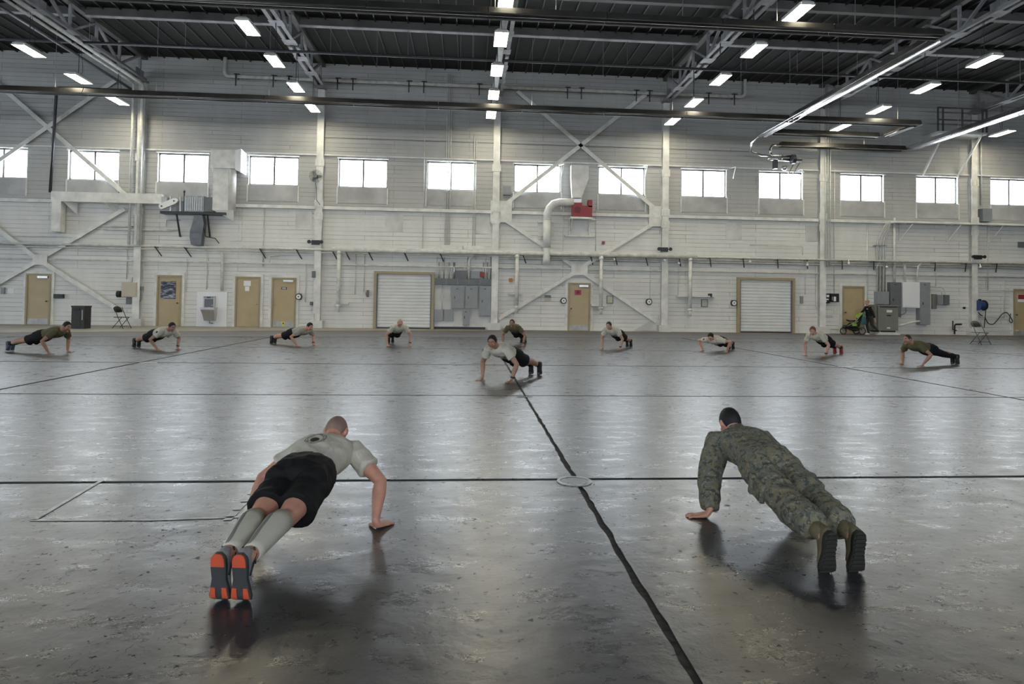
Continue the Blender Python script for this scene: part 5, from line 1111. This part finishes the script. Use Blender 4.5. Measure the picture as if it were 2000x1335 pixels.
N1 = pushup('bald man in sand t-shirt and grey compression socks doing a push-up in front', (-1.035, 3.19), (.13, 1.0), zs=.41, k=.94, skin='light', hair=('stubble', 'buzz'), shirt='grey', shoes='run', feet=.052, hands=.41, hoff=-.26, hipoff=.005, pitch=-50, vox=.0055, elbow=(1, -.1), sock='tall', handrot=(-15, 20), headlift=.25, emblem=True, phi=(1.45, .25))
N2 = pushup('man in camouflage uniform and boots doing a push-up in front', (1.94, 3.39), (-.025, 1.0), zs=.42, k=.92, skin='light', hair=('black', 'short'), shoes='boot', feet=.085, hands=.37, hoff=-.33, hipoff=.015, pitch=-35, vox=.0055, elbow=(1, -.1), bottoms='camo', camo_=True, handrot=(-70, 10), headlift=.4, phi=(1.4, .3))
# ------------------------------------------------------------------ folding chairs, bin, pushchair, walking woman
def folding_chair(label, p, ang, m, k=1.0):
    f = V((math.cos(ang), math.sin(ang), 0)); r = V((f.y, -f.x, 0)); t = thing('folding_chair', label, 'chair', p); P = lambda x, y, z: p+(f*x+r*y+ZZ*z)*k
    for s in (-1, 1):
        MB().tube([P(.26, s*.215, 0), P(.02, s*.21, .42), P(-.17, s*.20, .82)], .0125*k, 7).build('front_leg', m, t, True); MB().tube([P(-.24, s*.195, 0), P(.16, s*.19, .44)], .0125*k, 7).build('rear_leg', m, t, True)
    MB().tube([P(.22, -.215, .10), P(.22, .215, .10)], .009*k, 6).build('front_stretcher', m, t, True); MB().tube([P(-.19, -.195, .09), P(-.19, .195, .09)], .009*k, 6).build('rear_stretcher', m, t, True)
    s = MB(); ring = [(-.19, -.19), (-.15, -.205), (.17, -.205), (.21, -.17), (.21, .17), (.17, .205), (-.15, .205), (-.19, .19)]
    s.rings([[P(x, y, z) for x, y in ring] for z in (.425, .445)]).build('seat', m, t)
    b = MB(); rows = []
    for j in range(9):
        y = -.205+.41*j/8; cv = .03*(1-(y/.205)**2); rows.append([P(-.125-cv, y, .62+.02*abs(y/.2)), P(-.125-cv-.014, y, .62+.02*abs(y/.2)), P(-.20-cv-.014, y, .86-.075*abs(y/.205)**2.5), P(-.20-cv, y, .86-.075*abs(y/.205)**2.5)])
    b.rings(rows).build('backrest', m, t, True)
folding_chair('black folding chair beside the dark bin', onZ(237, 641), math.radians(-14), BLACK, 1.03)
folding_chair('grey folding chair on the track near the blue hose reel', onZ(1914, 672), math.radians(-80), mat('grey_chair_enamel', (.075, .08, .072), .5), 1.0)
p = onZ(158, 641.5); t = thing('waste_bin', 'black square waste bin with grey panels near the folding chair', 'bin', p); w = .24
MB().box(p.x-w, p.x+w, p.y-w, p.y+w, 0, .84).build('body', BLACK, t); MB().box(p.x-w-.015, p.x+w+.015, p.y-w-.015, p.y+w+.015, .84, .90).build('lid', BLACK, t)
MB().box(p.x-w+.07, p.x+w-.14, p.y-w-.012, p.y-w, .08, .66).build('front_panel', mat('pebble_panel', (.055, .055, .055), .9, var=.5, vscale=60), t); MB().box(p.x+w-.10, p.x+w-.05, p.y-w-.012, p.y-w, .35, .74).build('sign_strip', GREY, t)
MB().box(p.x-.15, p.x+.08, p.y-w-.014, p.y-w, .70, .82).build('flap', mat('bin_flap', (.008, .008, .008), .6), t)
# walking woman
Y0 = onZ(1697, 653.5).y; WP = lambda x, y, dy=0: onY(x, y, Y0+dy)
def walking_woman():
    k = .93; base = onZ(1697, 653.5); f = V((-1, 0, 0)); r = V((0, 1, 0)); P = thing('person', 'woman in black sweatshirt and leggings pushing the green pushchair', 'person', base)
    B = lambda x, y, z: base+V((-x, y, z))*k     # x forward, y away from camera
    H = B(0, 0, .96); S = B(.05, 0, 1.40)
    ankR = shoe(P, B(.10, .08, 0), f, k*.9, 'white', 0.0, 0.0); ankL = shoe(P, B(-.42, -.08, 0), f, k*.9, 'white', .75, .1)
    hipR, hipL = B(0, .085, .93), B(0, -.085, .93); knR, knL = B(.06, .085, .50), B(-.12, -.085, .50)
    b = MB(); pl = MB(); sw = MB()
    TS = [(-.06, .125, .09), (.02, .16, .11), (.14, .128, .092), (.28, .145, .105), (.38, .150, .10), (.44, .10, .075)]
    ax = (S-H).normalized()
    for mb, g, lo in ((b, 0, 0), (sw, .026, 1)): mb.limb([H+ax*q*k for q, _, _ in TS[lo:]], [((w_+g)*k, (d_+g)*k) for _, w_, d_ in TS[lo:]], r, 20, 2.3)
    neck = S+ax*.05*k; hc = B(.10, 0, 1.60); Ya = (f*.97-ZZ*.24).normalized(); Za = (f*.24+ZZ*.97).normalized(); hax = (Ya.cross(Za), Ya, Za)
    b.limb([S, neck+ZZ*.03, hc-Za*.05-Ya*.02], [.055*k, .048*k, .047*k], r, 12); head_shape(b, hc, hax, k*.95)
    for hip, kn, an in ((hipR, knR, ankR), (hipL, knL, ankL)):
        for mb, g in ((b, 0), (pl, .008)): mb.limb([hip, hip.lerp(kn, .4), kn, kn.lerp(an, .35), an], [(.085+g)*k, (.075+g)*k, (.053+g)*k, (.052+g)*k, (.034+g)*k], r, 14)
    pl.limb([H+ax*.06*k, H-ax*.03*k], [(.17*k, .122*k), (.165*k, .125*k)], r, 18, 2.3)
    shR, shL = S+r*.15*k, S-r*.15*k; hR, hL = B(.40, .12, 1.03), B(-.16, -.24, .80)
    for sh_, hd_, pole in ((shR, hR, V((.6, .2, -.8))), (shL, hL, V((1, 0, 0)))):
        e = ik(sh_, hd_, .27*k, .24*k, pole); u, w_ = e-sh_, hd_-e
        b.limb([sh_, sh_+u*.5, e, e+w_*.5, hd_], [.05*k, .043*k, .037*k, .033*k, .024*k], f, 12); sw.limb([sh_, sh_+u*.5, e, e+w_*.4, e+w_*.72], [.066*k, .062*k, .056*k, .052*k, .046*k], f, 14, capf=.15)
        d = w_.normalized(); b.limb([hd_, hd_+d*.045, hd_+d*.08], [(.022, .03), (.02, .036), (.016, .032)], r, 10)
        for q in (-.026, -.009, .009, .026):
            a_ = hd_+d*.075+f.cross(r).cross(d)*0+V((-.7, 0, .3)).normalized()*q; b.limb([a_, a_+d*.04-ZZ*.008, a_+d*.065-ZZ*.02], [.009, .0085, .008], r, 7)
        b.limb([hd_+d*.02+f*.02, hd_+d*.045+f*.045, hd_+d*.07+f*.05], [.011, .010, .009], r, 7)
    link_mesh('body', remesh(b, .008, 3), SKIN['fair'], P); link_mesh('leggings', remesh(pl, .008, 3), CLOTH['charcoal'], P); link_mesh('sweatshirt', remesh(sw, .008, 3, wrinkle(.005, 10)), CLOTH['black'], P)
    hair_mesh(hc, hax, k*.95, 'long').build('hair', HAIR['blond'], P, True); MB().ball(hc-Ya*.10+Za*.06, .035).build('hair_bun', HAIR['blond'], P, True)
    pt = lambda v: hc+(hax[0]*v[0]+hax[1]*v[1]+hax[2]*v[2])*k*.95
    g = MB()
    for s in (-1, 1):
        g.tube([pt((s*.032+.022*math.cos(q*math.pi/5), .098, .012+.016*math.sin(q*math.pi/5))) for q in range(11)], .002, 5); g.tube([pt((s*.055, .094, .018)), pt((s*.078, .0, .018))], .002, 5)
        MB().ball(pt((s*.032, .083, .012)), .008).build('eye', EYE, P, True)
    g.build('glasses', BLACK, P, True); MB().limb([pt((-.02, .085, -.056)), pt((0, .091, -.055)), pt((.02, .085, -.056))], [.004, .006, .004], hax[2], 6).build('lips', LIPS, P, True)
    MB().obox(S-r*.05-ax*.10+f*.118*k-V((0, .05, 0)), V((.004, 0, 0)), V((0, .05, 0)), V((0, 0, .015))).build('chest_print', WHITEP, P)
    return base, hR
base, hR = walking_woman()
GREEN = mat('lime_green_fabric', (.20, .36, .03), .7); TEAL = mat('teal_bag_cloth', (.015, .10, .105), .7); PBLK = mat('pushchair_fabric', (.014, .014, .016), .85)
def pushchair():
    gx = WP(1665, 652).x; t = thing('pushchair', 'black and lime green three wheeled pushchair before the plain tan door', 'pushchair', (gx, Y0, 0)); Q = lambda x, y, dy=0: WP(x, y, dy)
    def wheel(c, r, nm='wheel'):
        w = MB().tube([c+V((r*.88*math.cos(2*math.pi*i/22), 0, r*.88*math.sin(2*math.pi*i/22))) for i in range(23)], r*.14, 7).build(nm, RUBBER, t, True)
        MB().tube([c+V((r*.68*math.cos(2*math.pi*i/22), 0, r*.68*math.sin(2*math.pi*i/22))) for i in range(23)], r*.06, 6).build('rim', GREY, w, True)
        for k in range(5): th = 2*math.pi*k/5; MB().bar(c, c+V((r*.68*math.cos(th), 0, r*.68*math.sin(th))), .02, .02, (0, 1, 0)).build('spoke', GREY, w)
        MB().cyl(c-V((0, .03, 0)), c+V((0, .03, 0)), r*.15, n=10).build('hub', GREY, w)
    def onfloor(px, dy, r): c = Q(px, 645, dy); c.z = r; return c
    fw_ = onfloor(1647, 0, .165); rw1, rw2 = onfloor(1684, -.26, .175), onfloor(1672.5, .30, .175)
    wheel(fw_, .165); wheel(rw1, .175); wheel(rw2, .175)
    for dy, rw in ((-.24, rw1), (.26, rw2)):
        MB().tube([fw_+V((.05, dy*.3, .0)), fw_+V((.12, dy*.9, .26)), rw+V((-.15, -dy*.05, .22)), rw], .017, 6, .08).build('lower_frame', BLACK, t, True)
        MB().tube([Q(1656, 636, dy), Q(1672, 627, dy), Q(1682, 614, dy), Q(1688, 609, dy)], .016, 6, .1).build('side_frame', GREY, t, True)
    MB().tube([Q(1688, 609, -.24), Q(1690.5, 608.5, -.24), Q(1691, 608.5, .26), Q(1688, 609, .26)], .018, 7, .05).build('handlebar', BLACK, t, True)
    MB().limb([Q(1646, 638.5), Q(1650, 637.5), Q(1655, 637)], [(.08, .03), (.10, .05), (.08, .04)], (0, 1, 0), 12).build('front_mudguard', BLACK, t, True)
    link_mesh('seat', remesh(MB().limb([Q(1656, 637), Q(1664, 637.5), Q(1673, 634.5), Q(1677, 622), Q(1681, 613)], [(.20, .06), (.23, .09), (.25, .10), (.24, .06), (.20, .05)], (0, 1, 0), 16), .012, 3), PBLK, t)
    link_mesh('basket', remesh(MB().limb([Q(1655, 641), Q(1668, 643), Q(1679, 643)], [(.16, .03), (.24, .09), (.24, .05)], (0, 1, 0), 14), .012, 3), PBLK, t)
    MB().limb([Q(1672, 621, -.02), Q(1677, 615, -.02), Q(1683, 611, -.02)], [(.20, .015), (.23, .035), (.22, .025)], (0, 1, 0), 14).build('folded_canopy', GREEN, t, True)
    for dy in (-.27,): MB().obox(Q(1669, 634, dy), V((.11, 0, 0)), V((0, .02, 0)), V((0, 0, .055))).build('side_panel', GREEN, t)
    MB().tube([Q(1660, 633, -.26), Q(1668, 632, -.27), Q(1676, 627, -.26)], .02, 6).build('green_trim', GREEN, t, True)
    MB().limb([Q(1654, 624.5, -.2), Q(1659, 626.5, -.05), Q(1666, 626, .15)], [(.05, .03), (.07, .035), (.05, .03)], (0, 1, 0), 10).build('snack_tray', BLACK, t, True)
    link_mesh('foot_well', remesh(MB().limb([Q(1653, 640), Q(1658, 635), Q(1662, 631)], [(.15, .05), (.16, .05), (.16, .05)], (0, 1, 0), 12), .012, 3), PBLK, t)
    c = Q(1687, 626, -.34); bg_ = thing('tote_bag', 'teal bag hanging from the pushchair handle', 'bag', (c.x, c.y, c.z-.2)); m = MB(); m.limb([c+V((0, 0, .2)), c+V((0, 0, .05)), c+V((.01, 0, -.12)), c+V((.01, 0, -.17))], [(.07, .03), (.10, .05), (.12, .06), (.11, .05)], (1, 0, 0), 14, 3, .2); m.build('bag_body', TEAL, bg_, True); MB().tube([c+V((-.06, 0, .18)), c+V((-.02, .02, .36)), c+V((.04, .02, .36)), c+V((.07, 0, .18))], .01, 5, .05).build('strap', TEAL, bg_, True)
    return t
pushchair()
def baby():
    c = WP(1671, 621.5); P = thing('person', 'baby in dark clothes sitting in the pushchair', 'person', (c.x, c.y, c.z-.35)); b = MB(); Ya = V((-.75, -.6, -.1)).normalized(); Za = V((0, 0, 1)); Za = (Za-Ya*Za.dot(Ya)).normalized(); hax = (Ya.cross(Za), Ya, Za); k = .62
    head_shape(b, c, hax, k); q = c-Za*.08
    b.limb([c-Za*.03, q], [.03, .032], V((0, 1, 0)), 10); b.limb([q, q+V((-.01, 0, -.10)), q+V((-.02, 0, -.22))], [(.085, .06), (.09, .07), (.09, .075)], V((0, 1, 0)), 14)
    cl_ = MB(); cl_.limb([q+V((0, 0, -.01)), q+V((-.01, 0, -.10)), q+V((-.02, 0, -.22))], [(.085, .065), (.10, .08), (.10, .085)], V((0, 1, 0)), 14)
    for s in (-1, 1):
        h_ = q+V((-.14, s*.08, -.14)); b.limb([q+V((0, s*.08, -.03)), q+V((-.04, s*.11, -.12)), h_], [.03, .026, .018], V((1, 0, 0)), 10); b.ball(h_+V((-.02, 0, 0)), (.024, .018, .02)); cl_.limb([q+V((0, s*.08, -.03)), q+V((-.04, s*.11, -.12)), q+V((-.11, s*.09, -.135))], [.038, .034, .028], V((1, 0, 0)), 10)
        b.limb([q+V((-.02, s*.05, -.24)), q+V((-.18, s*.07, -.22)), q+V((-.24, s*.07, -.34))], [.045, .036, .028], V((0, 1, 0)), 10); cl_.limb([q+V((-.02, s*.05, -.24)), q+V((-.18, s*.07, -.22)), q+V((-.25, s*.07, -.36))], [.055, .045, .04], V((0, 1, 0)), 10)
    link_mesh('body', remesh(b, .007, 3), SKIN['fair'], P); link_mesh('romper', remesh(cl_, .008, 3), PBLK, P); hair_mesh(c, hax, k, 'buzz').build('hair', HAIR['blond'], P, True)
    for s in (-1, 1): MB().ball(c+(hax[0]*s*.032+hax[1]*.088+hax[2]*.012)*k, .006).build('eye', EYE, P, True)
baby()
